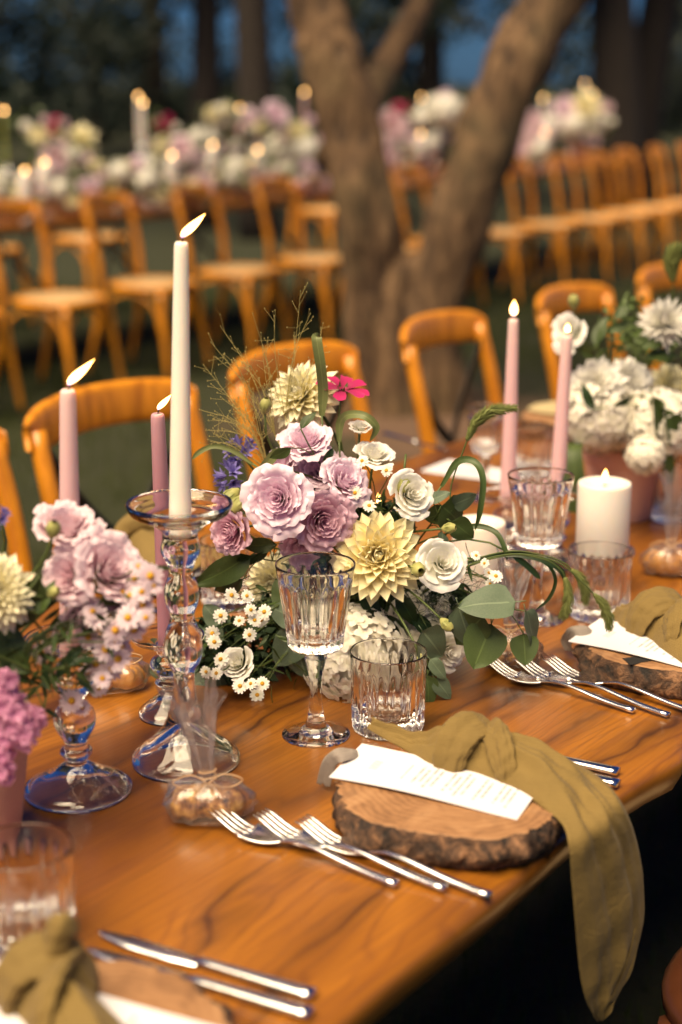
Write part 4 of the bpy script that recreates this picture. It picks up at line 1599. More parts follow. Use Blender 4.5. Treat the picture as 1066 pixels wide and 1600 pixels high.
def fork(label, tip, end, lift=0.012, group=None, name='fork', cat='fork'):
    """tip/end on the table; tines curve up, one mesh"""
    x, y, z, L = cutlery_frame(tip, end)
    o = np.asarray(tip)
    mb = MB()
    k = L / 0.20
    prof = lambda s: 0.014 * np.exp(-(s / 0.024) ** 2) + 0.0030 + 0.0085 * np.exp(-((s - 0.100) / 0.022) ** 2) * (s < 0.1) + 0.0085 * np.exp(-((s - 0.100) / 0.050) ** 2) * (s >= 0.1)
    Pt = lambda s, w: o + x * s * k + y * w * k + ZV * (prof(s))
    wid = 0.0245
    for i in range(4):
        w0 = (-0.5 + (i + 0.5) / 4) * wid
        pts = [Pt(s, w0 * (0.90 + 0.10 * s / 0.045)) for s in np.linspace(0, 0.046, 7)]
        mb.tube(pts, [0.0010, 0.0018, 0.0021, 0.0022, 0.0023, 0.0024, 0.0025], 6, flat=(1.0, 0.55), up=ZV)
    # bowl of the fork
    G = []
    for s in np.linspace(0.040, 0.078, 10):
        q = (s - 0.040) / 0.038
        hw = wid * 0.5 * (1 - q ** 2.2) ** 0.8 + 0.0026
        row = []
        for u in np.linspace(-1, 1, 9):
            row.append(Pt(s, u * hw) + ZV * (0.0022 * u * u * (1 - q)) + ZV * 0.0008)
        for u in np.linspace(1, -1, 9):
            row.append(Pt(s, u * hw) + ZV * (0.0022 * u * u * (1 - q)) - ZV * 0.0010)
        G.append(row)
    b0 = mb.n
    mb.grid(np.array(G), closev=True)
    mb.f.append(tuple(b0 + q for q in range(18)))
    # handle: round-cornered bar widening to the end
    pts, rr = [], []
    for s in np.linspace(0.070, 0.2, 16):
        pts.append(Pt(s, 0))
        rr.append(0.0022 + 0.0021 * max(0, (s - 0.085) / 0.115) ** 0.7)
    mb.tube(pts, rr, 10, flat=(1.15, 0.75), up=ZV)
    o_ = mb.mesh(name, M['steel'], True, o)
    ob = put(name, o_, None, o)
    return tag(ob, label, cat, group)


def knife(label, tip, end, group=None, flip=1):
    x, y, z, L = cutlery_frame(tip, end)
    o = np.asarray(tip)
    t = thing('table_knife', label, 'knife', o, 0, group)
    k = L / 0.215
    mb = MB()
    G = []
    for s in np.linspace(0, 0.105, 18):
        q = s / 0.105
        hw = 0.0098 * min(1, (q * 3.2) ** 0.55) * (1 - 0.25 * max(0, q - 0.75) / 0.25)
        up_w, lo_w = hw * 0.55 + 0.001, hw
        row = [o + x * s * k + y * flip * a + ZV * b for a, b in ((-lo_w, 0.0006 + 0.002), (0, 0.0013 + 0.002), (up_w, 0.0015 + 0.002), (up_w, 0.0003 + 0.002), (0, 0.0002 + 0.002), (-lo_w, 0.0003 + 0.002))]
        G.append(row)
    mb.grid(np.array(G), closev=True)
    mb.build('blade', M['steel'], t, True)
    mb = MB()
    pts = [o + x * s * k + ZV * (0.0042) for s in np.linspace(0.100, 0.215, 14)]
    rr = np.interp(np.linspace(0, 1, 14), [0, 0.08, 0.2, 1], [0.0030, 0.0046, 0.0048, 0.0066])
    mb.tube(pts, rr, 10, flat=(1.15, 0.62), up=ZV)
    mb.build('handle', M['steel'], t)
    return t


zk = TT + 0.002
GFk = 'forks laid beside the wood slices'
fork('fork furthest from the front wood slice, tines beside the cellophane treat bag', onz(334, 1286, zk), onz(621, 1386, zk), group=GFk)
fork('middle fork of the three beside the front wood slice', onz(405, 1293, zk), onz(696, 1393, zk), group=GFk)
fork('fork closest to the front wood slice', onz(470, 1303, zk), onz(766, 1404, zk), group=GFk)
fork('fork lying by the round eucalyptus leaves, furthest from the cracked wood slice', onz(760, 1048, zk), onz(991, 1114, zk), group=GFk)
fork('middle fork of the three beside the cracked wood slice', onz(806, 1046, zk), onz(1045, 1121, zk), group=GFk)
fork('fork closest to the cracked wood slice', onz(852, 1046, zk), onz(1100, 1121, zk), group=GFk)
fork('blurred fork at the right edge beside the biscuit bag', onz(1026, 884, zk), onz(1230, 948, zk), group=GFk)
GK = 'table knives laid beside the wood slices'
knife('knife lying free on the table above the lower left wood slice', onz(154, 1460, zk), onz(490, 1561, zk), GK)
knife('knife tucked along the rim of the lower left wood slice', onz(137, 1487, zk), onz(486, 1591, zk), GK)
knife('upper knife handle sticking out beyond the olive napkin', onz(688, 1150, zk), onz(966, 1211, zk), GK)
knife('lower knife handle sticking out beyond the olive napkin', onz(680, 1160, zk), onz(966, 1230, zk), GK)
knife('dark reflecting knife at the table far edge by the small goblet', onz(700, 706, zk), onz(600, 680, zk), GK)
knife('knife on the far side of the table behind the mauve candle', onz(262, 962, zk), onz(196, 940, zk), GK)


# ------------------------------------------------------------------ cellophane treat bags
def treat_bag(label, c, size, neck_h, lean, seed, rot=0.0, items=3, fill='pastry', flat_top=0.05):
    t = thing('treat_bag', label, 'treat bag', c, 0, 'cellophane bags of treats tied with twine')
    rg = np.random.default_rng(seed)
    R = rotz(rot)
    sx, sy, sz = size
    lean = np.asarray(lean, float)
    seg = 44
    a = np.arange(seg) * 2 * pi / seg
    # pouch, neck and crumpled fan in one skin
    rows = []
    for v in np.linspace(0, 1, 12):                       # pouch
        r = (sin(pi * min(1, 0.10 + v * 0.90)) ** 0.55) if v < 1 else 0.12
        r = max(r, 0.13)
        z = sz * (1 - cos(pi * v)) / 2
        rows.append((r, r, z, 0.12))
    for v in np.linspace(0.12, 1, 10):                    # fan above the tie
        rows.append((0.13 + 0.42 * v ** 1.3, 0.11 + 0.14 * v, sz + neck_h * v, 0.55))
    G = []
    ph = rg.uniform(0, 6, (4,))
    for i, (rx, ry, z, cr) in enumerate(rows):
        w = 1 + cr * (0.6 * np.sin(5 * a + ph[0] + i * 0.25) + 0.4 * np.sin(9 * a + ph[1] - i * 0.4) + 0.3 * np.sin(14 * a + ph[2]))
        w = np.maximum(0.25, w + rg.normal(scale=0.07, size=seg))
        p = np.stack([sx * rx * w * np.cos(a), sy * ry * w * np.sin(a), np.full(seg, z) + ((i - 12) * 0.0016 * (np.sin(3 * a + ph[3]) + 0.7 * np.sin(7 * a + ph[0])) if i > 12 else 0)], 1)
        off = lean * max(0, (z - sz)) / max(neck_h, 1e-6)
        G.append(p @ R.T + off + np.asarray(c) + [0, 0, 0.001])
    mb = MB()
    mb.grid(np.array(G), np.array([[max(0.0, min(1.0, (i - 10) / 3))] * seg for i in range(len(G))]), closev=True)
    mb.build('cellophane', M['cello'], t)
    # twine with a small bow
    mb = MB()
    ctr = np.asarray(c) + [0, 0, sz]
    ring = [ctr + R @ np.array([sx * 0.20 * cos(q), sy * 0.22 * sin(q), 0.001 * q]) for q in np.linspace(0, 4 * pi, 30)]
    mb.tube(ring, 0.0009, 6)
    for sg in (-1, 1):
        lp = catmull([ctr + R @ np.array(q) for q in ((0, -sy * 0.22, 0), (sg * 0.016, -sy * 0.28, 0.010), (sg * 0.034, -sy * 0.32, 0.004), (sg * 0.020, -sy * 0.30, -0.004), (0, -sy * 0.22, 0))], 6)
        mb.tube(lp, 0.0008, 6)
        en = catmull([ctr + R @ np.array(q) for q in ((0, -sy * 0.22, 0), (sg * 0.010, -sy * 0.4, -0.008), (sg * 0.016, -sy * 0.5, -0.020))], 6)
        mb.tube(en, 0.0007, 6)
    mb.build('twine', M['twine'], t)
    for i in range(items):
        mb = MB()
        q = (i + 0.5) / items - 0.5
        r0 = min(sx, sy, sz) * 0.60
        ctr2 = np.array([q * sx * 1.15, rg.uniform(-.15, .15) * sy, r0 * 0.98])
        th = np.linspace(0, pi, 9)
        prof = [(max(0.0004, r0 * sin(k) ** 0.8 * (1.1 if fill == 'pastry' else 1.2)), -r0 * cos(k)) for k in th]
        Rm = rotz(rg.uniform(0, 3))
        Gm = MB().lathe(prof, 18)
        V = Gm.v[0]
        V = V * [1.15 if fill == 'loaf' else 1.0, 0.9, 0.95] * (1 + 0.10 * np.sin(V[:, :1] * 260 + i) * np.cos(V[:, 1:2] * 210))
        mb.add((V @ Rm.T + ctr2) @ R.T + np.asarray(c), Gm.f)
        mb.build('biscuit' if fill == 'pastry' else 'bun', M[fill], t)
    return t


treat_bag('cellophane bag of biscuits tied with twine beside the front forks', onz(326, 1278, TT + 0.0005), (0.042, 0.030, 0.040), 0.095, (-0.014, 0.0, 0), 3, 0.1, 4, 'pastry')
treat_bag('shiny wrapped bun lying behind the pink daisies', onz(178, 1076, TT + 0.0005), (0.042, 0.030, 0.036), 0.030, (-0.03, 0, 0), 4, 0.3, 2, 'loaf')
treat_bag('cellophane treat bag behind the drooping eucalyptus leaves', onz(796, 1040, TT + 0.0005), (0.040, 0.030, 0.044), 0.085, (-0.004, 0, 0), 5, -0.2, 3, 'pastry')
treat_bag('blurred cellophane treat bag at the right edge', onz(1046, 896, TT + 0.0005), (0.040, 0.030, 0.042), 0.105, (0.008, 0, 0), 6, 0.1, 3, 'loaf')


# ------------------------------------------------------------------ pots and vases
def clay_pot(label, loc, h, r_top, r_bot, seg=48):
    t = thing('terracotta_pot', label, 'flower pot', loc)
    mb = MB()
    mb.lathe([(0.0005, 0.0), (r_bot * 0.96, 0.0), (r_bot, 0.003), (r_bot + (r_top - r_bot) * 0.74, h * 0.76), (r_bot + (r_top - r_bot) * 0.76, h * 0.775), (r_top * 0.985, h * 0.785), (r_top, h * 0.80), (r_top, h * 0.97), (r_top * 0.985, h), (r_top * 0.90, h), (r_top * 0.87, h * 0.96), (r_top * 0.84, h * 0.80), (0.0005, h * 0.79)], seg, loc=loc)
    mb.build('clay_body', M['terracotta'], t)
    s = MB()
    s.lathe([(0.0005, h * 0.83), (r_top * 0.835, h * 0.82)], 24, loc=loc)
    s.build('soil', M['soil'], t)
    return t
# ------------------------------------------------------------------ petals
def petal(mb, az, e0, e1, L, W, r0=0.0, z0=0.0, cup=0.2, shape='point', ruf=0.0, ph=0.0, nu=5, nv=6, arc=0.0):
    u = np.linspace(-1, 1, nu)[None, :]
    v = np.linspace(0, 1, nv)[:, None]
    ve = v * (1 - arc * u * u)
    if shape == 'point':
        w = W * (np.sin(pi * (0.06 + 0.94 * v)) ** 0.75 * (1.12 - 0.25 * v) + 0.02)
    elif shape == 'round':
        w = W * np.sin(pi * (0.08 + 0.86 * v)) ** 0.6
    else:
        w = W * (0.22 + 0.78 * np.sin(pi / 2 * v) ** 0.9)
    k = (e1 - e0) if abs(e1 - e0) > 1e-4 else 1e-4
    y = r0 + L * (np.sin(e0 + k * ve) - np.sin(e0)) / k
    z = z0 - L * (np.cos(e0 + k * ve) - np.cos(e0)) / k
    an = e0 + k * ve
    off = cup * u * u * w + ruf * v ** 2 * (np.sin(u * 5 + ph) + 0.6 * np.sin(u * 9 + 2.3 * ph) * np.abs(u))
    x = u * w * 0.5
    y = y - np.sin(an) * off
    z = z + np.cos(an) * off
    c, s = cos(az), sin(az)
    G = np.stack([c * x - s * y + 0 * z, s * x + c * y + 0 * z, z + 0 * x], -1)
    mb.grid(G, np.broadcast_to(v, (nv, nu)))


GA = pi * (3 - sqrt(5))


def mesh_dahlia(seed, n=95, mat='p_yellow', openness=1.0, narrow=1.0):
    r = random.Random(seed)
    mb = MB()
    for i in range(n):
        t = (i + 0.5) / n
        e0 = radians(94 - (92 + 10 * openness) * t ** 0.85) + r.uniform(-.08, .08)
        e1 = e0 + radians(46 * (1 - t) - 14 * t + r.uniform(-12, 12))
        petal(mb, i * GA + r.uniform(-.08, .08), e0, e1, (0.20 + 0.72 * t ** 0.8) * r.uniform(.93, 1.07), (0.11 + 0.27 * t ** 0.7) * narrow, 0.02 + 0.12 * t, 0.10 * (1 - t) - 0.05, 0.34 - 0.08 * t, 'point', 0.020, r.uniform(0, 6), 5, 6)
    return mb.mesh('dahlia_bloom', M[mat])


def mesh_mum(seed, n=150, mat='p_white'):
    r = random.Random(seed)
    mb = MB()
    for i in range(n):
        t = (i + 0.5) / n
        e0 = radians(95 - 125 * t) + r.uniform(-.1, .1)
        petal(mb, i * GA, e0, e0 + radians(48 - 20 * t + r.uniform(-14, 14)), (0.42 + 0.50 * t ** 0.6) * r.uniform(.9, 1.1), 0.13, 0.04, 0.1 - 0.12 * t, 0.35, 'point', 0.01, r.uniform(0, 6), 3, 6)
    return mb.mesh('chrysanthemum_bloom', M[mat])


def mesh_lisi(seed, n=22, mat='p_lilac', ruffle=1.0, spread=1.0):
    """double rose-like cup of broad overlapping petals with ruffled lips"""
    r = random.Random(seed)
    mb = MB()
    for i in range(n):
        t = i / (n - 1)
        az = i * GA + r.uniform(-.25, .25)
        half = r.uniform(1.15, 1.4) - 0.45 * t
        rt = 0.07 + 0.80 * t ** 1.05
        rb = 0.02 + 0.13 * t
        h = (0.74 + 0.05 * r.uniform(-1, 1)) - 0.16 * t * t
        flare = (max(0.0, t - 0.45) / 0.55) * r.uniform(0.5, 1.15) * spread
        nu, nv = 25, 10
        u = np.linspace(-1, 1, nu)[None, :]
        v = np.linspace(0, 1, nv)[:, None]
        ve = v * (1 - 0.16 * np.abs(u) ** 5)
        ph, p2, p3 = r.uniform(0, 6), r.uniform(0, 6), r.uniform(0, 6)
        rad = rb + (rt - rb) * np.sin(pi / 2 * ve) ** (1.2 - 0.5 * t) + 0.20 * flare * ve ** 5 + 0.05 * (u * 0.8 + 0.3) * ve
        ru = 0.040 * ruffle * (0.25 + t) * ve ** 4
        rad = rad + 0.5 * ru * (np.sin(u * 6 + ph) + 0.8 * np.sin(u * 13 + p2) + 0.5 * np.sin(u * 21 + p3))
        z = h * np.sin(ve * pi / 2 * (0.95 + 0.28 * flare)) - 0.20 * t
        z = z + ru * 1.1 * (np.sin(u * 8 + p2) + 0.6 * np.sin(u * 17 + ph) + 0.4 * np.sin(u * 27 + p3)) - 0.05 * flare * ve ** 4
        a = az + u * half * (0.40 + 0.60 * v ** 0.5)
        G = np.stack([rad * np.cos(a), rad * np.sin(a), z + 0 * a], -1)
        mb.grid(G, np.broadcast_to(v, (nv, nu)))
    return mb.mesh('ruffled_bloom', M[mat])


def mesh_hydrangea(seed, n=300, mat='p_hyd', cover=1.8, fl=0.165):
    r = random.Random(seed)
    mb = MB()
    for i in range(n):
        zc = 1 - cover * (i + 0.5) / n
        q = sqrt(max(0, 1 - zc * zc))
        a = i * GA
        nrm = np.array([q * cos(a), q * sin(a), zc])
        nrm = unit(nrm + np.array([r.uniform(-.3, .3) for _ in range(3)]))
        R = basis(nrm, r.uniform(0, 6))
        c = nrm * r.uniform(0.80, 1.02)
        f = MB()
        s = fl * r.uniform(0.85, 1.2)
        for k in range(4):
            petal(f, k * pi / 2, radians(14 + r.uniform(-14, 14)), radians(-10), s, s * 0.95, 0.01, 0.0, 0.06, 'round', 0.012, r.uniform(0, 6), 4, 4)
        for vv, tt in zip(f.v, f.t):
            pass
        V = np.concatenate(f.v)
        mb.add(V @ R.T + c, f.f, np.concatenate(f.t))
    mb.lathe([(0.80 * sin(q) + 0.001, 0.80 * cos(q)) for q in np.linspace(0, 2.4, 10)], 20, tp=0.1)
    return mb.mesh('hydrangea_head', M[mat])


def mesh_stock(seed, n=26, mat='p_orchid'):
    """loose spike of small ruffled florets, axis +Z, length 2"""
    r = random.Random(seed)
    mb = MB()
    for i in range(n):
        a = i * GA
        z = -0.9 + 1.9 * i / n
        w = 0.34 * (1 - 0.5 * max(0, z))
        nrm = unit([cos(a), sin(a), 0.35])
        R = basis(nrm, r.uniform(0, 6))
        f = MB()
        for k in range(7):
            petal(f, k * 0.9 + r.uniform(-.2, .2), radians(55 - 7 * k), radians(0 - 8 * k), 0.30, 0.32, 0.01, 0, 0.1, 'fan', 0.035, r.uniform(0, 6), 5, 4, 0.2)
        mb.add(np.concatenate(f.v) @ R.T + nrm * w + [0, 0, z], f.f, np.concatenate(f.t))
    return mb.mesh('stock_spike', M[mat])


def mesh_daisy(seed, n=13, mat='p_white', W=0.40):
    r = random.Random(seed)
    mb = MB()
    for k in range(n):
        e = radians(r.uniform(-14, 12))
        petal(mb, 2 * pi * k / n + r.uniform(-.08, .08), e, e - radians(12), 0.84 * r.uniform(.9, 1.08), W, 0.18, 0, 0.10, 'round', 0.0, 0, 3, 4)
    return mb.mesh('daisy_rays', M[mat])


def mesh_dome(h=0.26, rr=0.29):
    mb = MB()
    mb.lathe([(0.001, h)] + [(rr * sin(q), h * cos(q)) for q in np.linspace(0.25, pi / 2, 5)] + [(rr * 0.6, -0.10), (0.001, -0.14)], 14)
    return mb.mesh('daisy_centre', M['p_gold'])


def mesh_cosmos(seed):
    r = random.Random(seed)
    mb = MB()
    for k in range(8):
        e = radians(r.uniform(12, 30))
        petal(mb, 2 * pi * k / 8 + r.uniform(-.1, .1), e, e - radians(30), 0.95 * r.uniform(.92, 1.05), 0.50, 0.08, 0, 0.10, 'fan', 0.02, r.uniform(0, 6), 5, 6, 0.12)
    return mb.mesh('cosmos_bloom', M['p_magenta'])


def mesh_agap(seed, n=11):
    r = random.Random(seed)
    mb = MB()
    for i in range(n):
        d = unit([r.gauss(0, 1), r.gauss(0, 1), abs(r.gauss(0.5, 0.6))])
        R = basis(d, r.uniform(0, 6))
        f = MB()
        for k in range(6):
            petal(f, k * pi / 3, radians(82), radians(28), 0.62, 0.17, 0.035, 0.30, 0.14, 'point', 0, 0, 3, 5)
        mb.add(np.concatenate(f.v) @ R.T, f.f, np.concatenate(f.t))
    return mb.mesh('agapanthus_umbel', M['p_blue'])


def mesh_bud(seed, n=7):
    r = random.Random(seed)
    mb = MB()
    for i in range(n):
        petal(mb, i * GA, radians(30), radians(140), 1.55, 0.95, 0.08, 0, 0.28, 'round', 0.0, 0, 5, 7)
    mb.lathe([(0.12, -0.1), (0.36, 0.18), (0.46, 0.5), (0.36, 0.85), (0.1, 1.1)], 12, tp=0.8)
    return mb.mesh('closed_bud', M['bud'])


def mesh_calyx():
    mb = MB()
    for k in range(5):
        petal(mb, k * 2 * pi / 5, radians(40), radians(85), 0.55, 0.14, 0.05, -0.10, 0.2, 'point', 0, 0, 3, 5)
    mb.lathe([(0.03, -0.22), (0.10, -0.10), (0.14, 0.02)], 10)
    return mb.mesh('sepals', M['stem'])


def mesh_leaf(L=1.0, W=0.5, tip=1.0, fold=0.22, bend=0.35, mat='leaf', nv=9, nu=7, seed=0):
    """lies along +Y from the origin, normal +Z"""
    u = np.linspace(-1, 1, nu)[None, :]
    v = np.linspace(0, 1, nv)[:, None]
    w = W * np.sin(pi * v ** (0.80 if tip > 0.5 else 0.62)) ** (0.9 if tip > 0.5 else 0.62)
    y = L * v + 0 * u
    x = u * w * 0.5
    r = np.random.default_rng(seed)
    z = fold * np.abs(u) * w * 0.5 - bend * L * v ** 2 + 0.02 * L * np.sin(v * 7 + u * 3 + r.uniform(0, 6))
    mb = MB()
    mb.grid(np.stack([x, y, z], -1), np.broadcast_to(u, (nv, nu)))
    mb.tube([(0, -0.18 * L, 0.02 * L), (0, -0.06 * L, 0.0), (0, 0.05 * L, -0.004 * L)], 0.011 * L, 5)
    return mb.mesh('leaf_shape', M[mat])


LIB = {}


def lib(key, fn):
    if key not in LIB:
        LIB[key] = fn()
    return LIB[key]


def rscale(R, s):
    s = np.asarray(s if np.ndim(s) else (s, s, s), float)
    return np.asarray(R) * s[None, :]


CAL = None


def stem_curve(root, end, end_dir, sag=0.0, n=8):
    """leaves the pot upwards, arrives along end_dir"""
    root, end = np.asarray(root, float), np.asarray(end, float)
    L = np.linalg.norm(end - root)
    a = root + np.array([0, 0, 0.45 * L])
    b = end - unit(end_dir) * 0.35 * L
    t = np.linspace(0, 1, n)[:, None]
    return (1 - t) ** 3 * root + 3 * (1 - t) ** 2 * t * a + 3 * (1 - t) * t * t * b + t ** 3 * end


def bloom(name, label, cat, me, pos, face, scale, root, group=None, roll=0.0, stem_r=0.0016, calyx=True, stem_mat='stem', squash=1.0):
    pos = np.asarray(pos, float)
    face = unit(face)
    t = thing(name, label, cat, root, 0, group)
    R = basis(face, roll)
    put('bloom', me, t, pos - root, rscale(R, (scale, scale, scale * squash)))
    if calyx:
        put('sepals', lib('calyx', mesh_calyx), t, pos - root - face * scale * 0.08, rscale(R, scale * 0.9))
    mb = MB()
    end = pos - face * scale * 0.2
    mb.tube(stem_curve(root, end, face), stem_r, 6)
    mb.build('stem', M[stem_mat], t)
    return t


def eye_dir(pos):
    return unit(EYEV - np.asarray(pos))


# ================================================================= the middle bouquet
V1 = onz(590, 1022)
clay_pot('terracotta pot hidden under the middle bouquet', V1, 0.06, 0.046, 0.038, 36)
R1 = V1 + np.array([0, 0, 0.052])


def r1(k):
    return R1 + np.array([0.022 * cos(k * 2.4), 0.022 * sin(k * 2.4), 0])


lil = [lib('lil%d' % k, lambda k=k: mesh_lisi(40 + k, 24, 'p_lilac', 1.0)) for k in range(3)]
mau = [lib('mau%d' % k, lambda k=k: mesh_lisi(50 + k, 22, 'p_mauve', 1.25)) for k in range(2)]
whi = [lib('whi%d' % k, lambda k=k: mesh_lisi(60 + k, 16, 'p_white', 0.55)) for k in range(3)]
pnk = [lib('pnk%d' % k, lambda k=k: mesh_lisi(70 + k, 20, 'p_pink', 1.2)) for k in range(3)]
dah_c = lib('dahc', lambda: mesh_dahlia(3, 150, 'p_cream', 1.7, 0.85))
dah_y = lib('dahy', lambda: mesh_dahlia(5, 112, 'p_yellow', 0.8, 1.05))
hyd = lib('hyd', lambda: mesh_hydrangea(8))
mum = lib('mum', lambda: mesh_mum(9))
G1 = 'flowers of the middle bouquet'


def b1(name, label, cat, me, px, py, Y, face, rad_px, k, **kw):
    pos = aty(px, py, Y)
    s = 1.08 * rad_px * Y / FPX / 0.97
    return bloom(name, label, cat, me, pos - unit(face) * s * 0.25, face, s, r1(k), G1, **kw)


b1('dahlia', 'large cream dahlia seen from the side, topmost big bloom of the middle bouquet', 'flower', dah_c, 462, 612, 1.96, (-0.5, -0.65, 0.5), 60, 1, stem_r=0.0025)
b1('dahlia', 'big pale yellow dahlia facing the camera at the heart of the middle bouquet', 'flower', dah_y, 592, 868, 1.81, eye_dir(aty(592, 868, 1.81)) + np.array([0.05, 0, 0.05]), 74, 2, stem_r=0.0025)
b1('dahlia', 'cream dahlia mostly hidden behind the front goblet', 'flower', dah_c, 424, 912, 1.90, (-0.3, -0.9, 0.2), 50, 3)
b1('lisianthus', 'open lilac lisianthus rose facing the camera, largest lilac bloom', 'flower', lil[0], 436, 780, 1.81, (-0.2, -0.9, 0.25), 56, 4)
b1('lisianthus', 'ruffled lilac lisianthus above the goblet rim', 'flower', mau[0], 503, 812, 1.82, (0.25, -0.85, 0.05), 50, 5)
b1('lisianthus', 'dusky mauve lisianthus at the left flank beside the glass dish', 'flower', mau[1], 363, 830, 1.83, (-0.55, -0.75, 0.0), 40, 6)
b1('lisianthus', 'lilac lisianthus just under the cream dahlia', 'flower', lil[1], 478, 692, 1.90, (-0.1, -0.45, 0.85), 44, 7)
b1('lisianthus', 'lilac lisianthus between the magenta flower and yellow dahlia', 'flower', lil[2], 538, 752, 1.86, (0.45, -0.55, 0.5), 42, 8)
b1('lisianthus', 'small lilac lisianthus tucked behind the largest lilac bloom', 'flower', lil[1], 440, 728, 1.89, (-0.5, -0.5, 0.6), 34, 9, roll=2)
b1('lisianthus', 'lilac lisianthus in the gap between the upper lilac blooms', 'flower', lil[2], 500, 735, 1.90, (0.1, -0.8, 0.5), 40, 61, roll=1.3)
b1('lisianthus', 'lilac lisianthus behind the goblet rim, lowest of the lilac group', 'flower', mau[0], 470, 848, 1.85, (-0.1, -0.9, -0.1), 36, 62, roll=2.2)
b1('lisianthus', 'white lisianthus below the magenta cosmos', 'flower', whi[0], 585, 712, 1.90, (0.15, -0.35, 0.85), 33, 10)
b1('lisianthus', 'open white lisianthus above the yellow dahlia', 'flower', whi[1], 642, 772, 1.84, (0.35, -0.75, 0.35), 40, 11)
b1('lisianthus', 'white lisianthus to the right of the yellow dahlia', 'flower', whi[2], 690, 880, 1.81, (0.1, -0.8, 0.45), 42, 12)
b1('lisianthus', 'white lisianthus low down among the chamomile', 'flower', whi[1], 372, 1036, 1.80, (-0.35, -0.55, 0.5), 32, 13, roll=1)
b1('lisianthus', 'white lisianthus low down right of the tumbler', 'flower', whi[0], 700, 1018, 1.83, (0.45, -0.75, 0.1), 34, 14, roll=2)
b1('lisianthus', 'small half open white bloom beside the curled grass ribbon', 'flower', whi[2], 563, 668, 1.92, (0.1, -0.2, 0.95), 19, 15)
b1('hydrangea', 'creamy white hydrangea head low behind the goblet stem', 'flower', hyd, 556, 1028, 1.82, (-0.1, -0.85, 0.25), 80, 16, calyx=False, stem_r=0.003)
b1('hydrangea', 'white hydrangea head in the shade right of the yellow dahlia', 'flower', hyd, 672, 972, 1.88, (0.3, -0.85, 0.2), 60, 17, calyx=False, stem_r=0.003, roll=1.2)
b1('cosmos', 'bright magenta cosmos with narrow petals standing above the bouquet', 'flower', lib('cosm', lambda: mesh_cosmos(4)), 538, 600, 1.93, (0.22, -0.25, 0.9), 38, 18, stem_r=0.0013)
ag = lib('agap', lambda: mesh_agap(6))
b1('agapanthus', 'violet blue agapanthus cluster, upper of two at the left side', 'flower', ag, 374, 700, 1.92, (-0.3, -0.4, 0.8), 32, 19, calyx=False)
b1('agapanthus', 'violet blue agapanthus cluster, lower of two at the left side', 'flower', ag, 354, 742, 1.90, (-0.7, -0.4, 0.4), 33, 20, calyx=False, roll=1)
bud = lib('bud', lambda: mesh_bud(2))
for lb, px, py, Y, f, s in (
        ('closed green-white bud hanging below the agapanthus', 372, 766, 1.84, (-0.7, -0.3, -0.55), 17), ('closed green bud beside the largest lilac bloom', 384, 776, 1.83, (-0.6, -0.4, -0.6), 17),
        ('small green bud on top of the lilac blooms', 414, 645, 1.90, (0.1, -0.2, 0.95), 13), ('round yellow-green dahlia bud right of the yellow dahlia', 648, 888, 1.79, (0.25, -0.9, 0.15), 17),
        ('nodding green bud low at the right side', 690, 968, 1.78, (0.6, -0.5, -0.5), 13), ('tiny green bud on a curved stem above the tumbler', 656, 1022, 1.77, (0.4, -0.3, -0.8), 9),
        ('green-white bud above the white lisianthus', 631, 740, 1.85, (-0.1, -0.3, -0.8), 16), ('pale bud right of the white lisianthus', 692, 826, 1.82, (0.8, -0.4, 0.2), 12)):
    pos = aty(px, py, Y)
    sc = s * Y / FPX
    t = thing('flower_bud', lb, 'flower bud', r1(px), 0, 'buds of the middle bouquet')
    put('bloom', bud, t, pos - np.array(t.location), rscale(basis(unit(f)), (sc * 1.5, sc * 1.5, sc * 1.5)))
    mb = MB()
    mb.tube(stem_curve(np.array(t.location), pos, f, n=12), 0.0014, 6)
    mb.build('stem', M['stem'], t)


# ---- daisies
def sprig(name, label, cat, root, heads, ray, group, leaf_n=10, seed=0, stem='stem', fine=0.0007):
    """heads: (pos, face, radius)"""
    r = random.Random(seed)
    t = thing(name, label, cat, root, 0, group)
    root = np.asarray(root, float)
    mid = np.mean([h[0] for h in heads], 0)
    hub = root + (mid - root) * 0.55 + np.array([0, 0, 0.01])
    mb = MB()
    mb.tube(stem_curve(root, hub, mid - root), fine * 1.7, 6)
    for p, f, s in heads:
        p = np.asarray(p)
        h2 = hub + np.array([r.uniform(-.006, .006) for _ in range(3)])
        mb.tube(stem_curve(h2, p, f, n=7), fine, 5)
    mb.build('stem', M[stem], t)
    dome = lib('dome', mesh_dome)
    for p, f, s in heads:
        R = basis(unit(f), r.uniform(0, 6))
        h = put('flower_head', ray[r.randrange(len(ray))], t, np.asarray(p) - root, rscale(R, s))
        put('yellow_centre', dome, h)
    lm = lib('feather', lambda: mesh_leaf(0.022, 0.005, 1, 0.1, 0.2, 'leaf'))
    for k in range(leaf_n):
        q = hub + (mid - hub) * r.uniform(-0.3, 0.9) + np.array([r.gauss(0, .012) for _ in range(3)])
        put('leaf', lm, t, q - root, basis(unit([r.gauss(0, 1), r.gauss(0, 1), r.gauss(.6, .6)]), r.uniform(0, 6)))
    return t


ray_w = [lib('rayw%d' % k, lambda k=k: mesh_daisy(80 + k, 13, 'p_white', 0.44)) for k in range(3)]
ray_p = [lib('rayp%d' % k, lambda k=k: mesh_daisy(84 + k, 14, 'p_aster', 0.38)) for k in range(3)]


def heads(lst, Y0, rpx, seed, fz=0.45):
    r = random.Random(seed)
    out = []
    for px, py in lst:
        Y = Y0 + r.uniform(-.02, .02)
        f = eye_dir(aty(px, py, Y)) * 0.9 + np.array([r.uniform(-.45, .45), r.uniform(-.1, .3), r.uniform(0, fz)])
        out.append((aty(px, py, Y), f, rpx * Y / FPX * r.uniform(0.74, 1.14)))
    return out


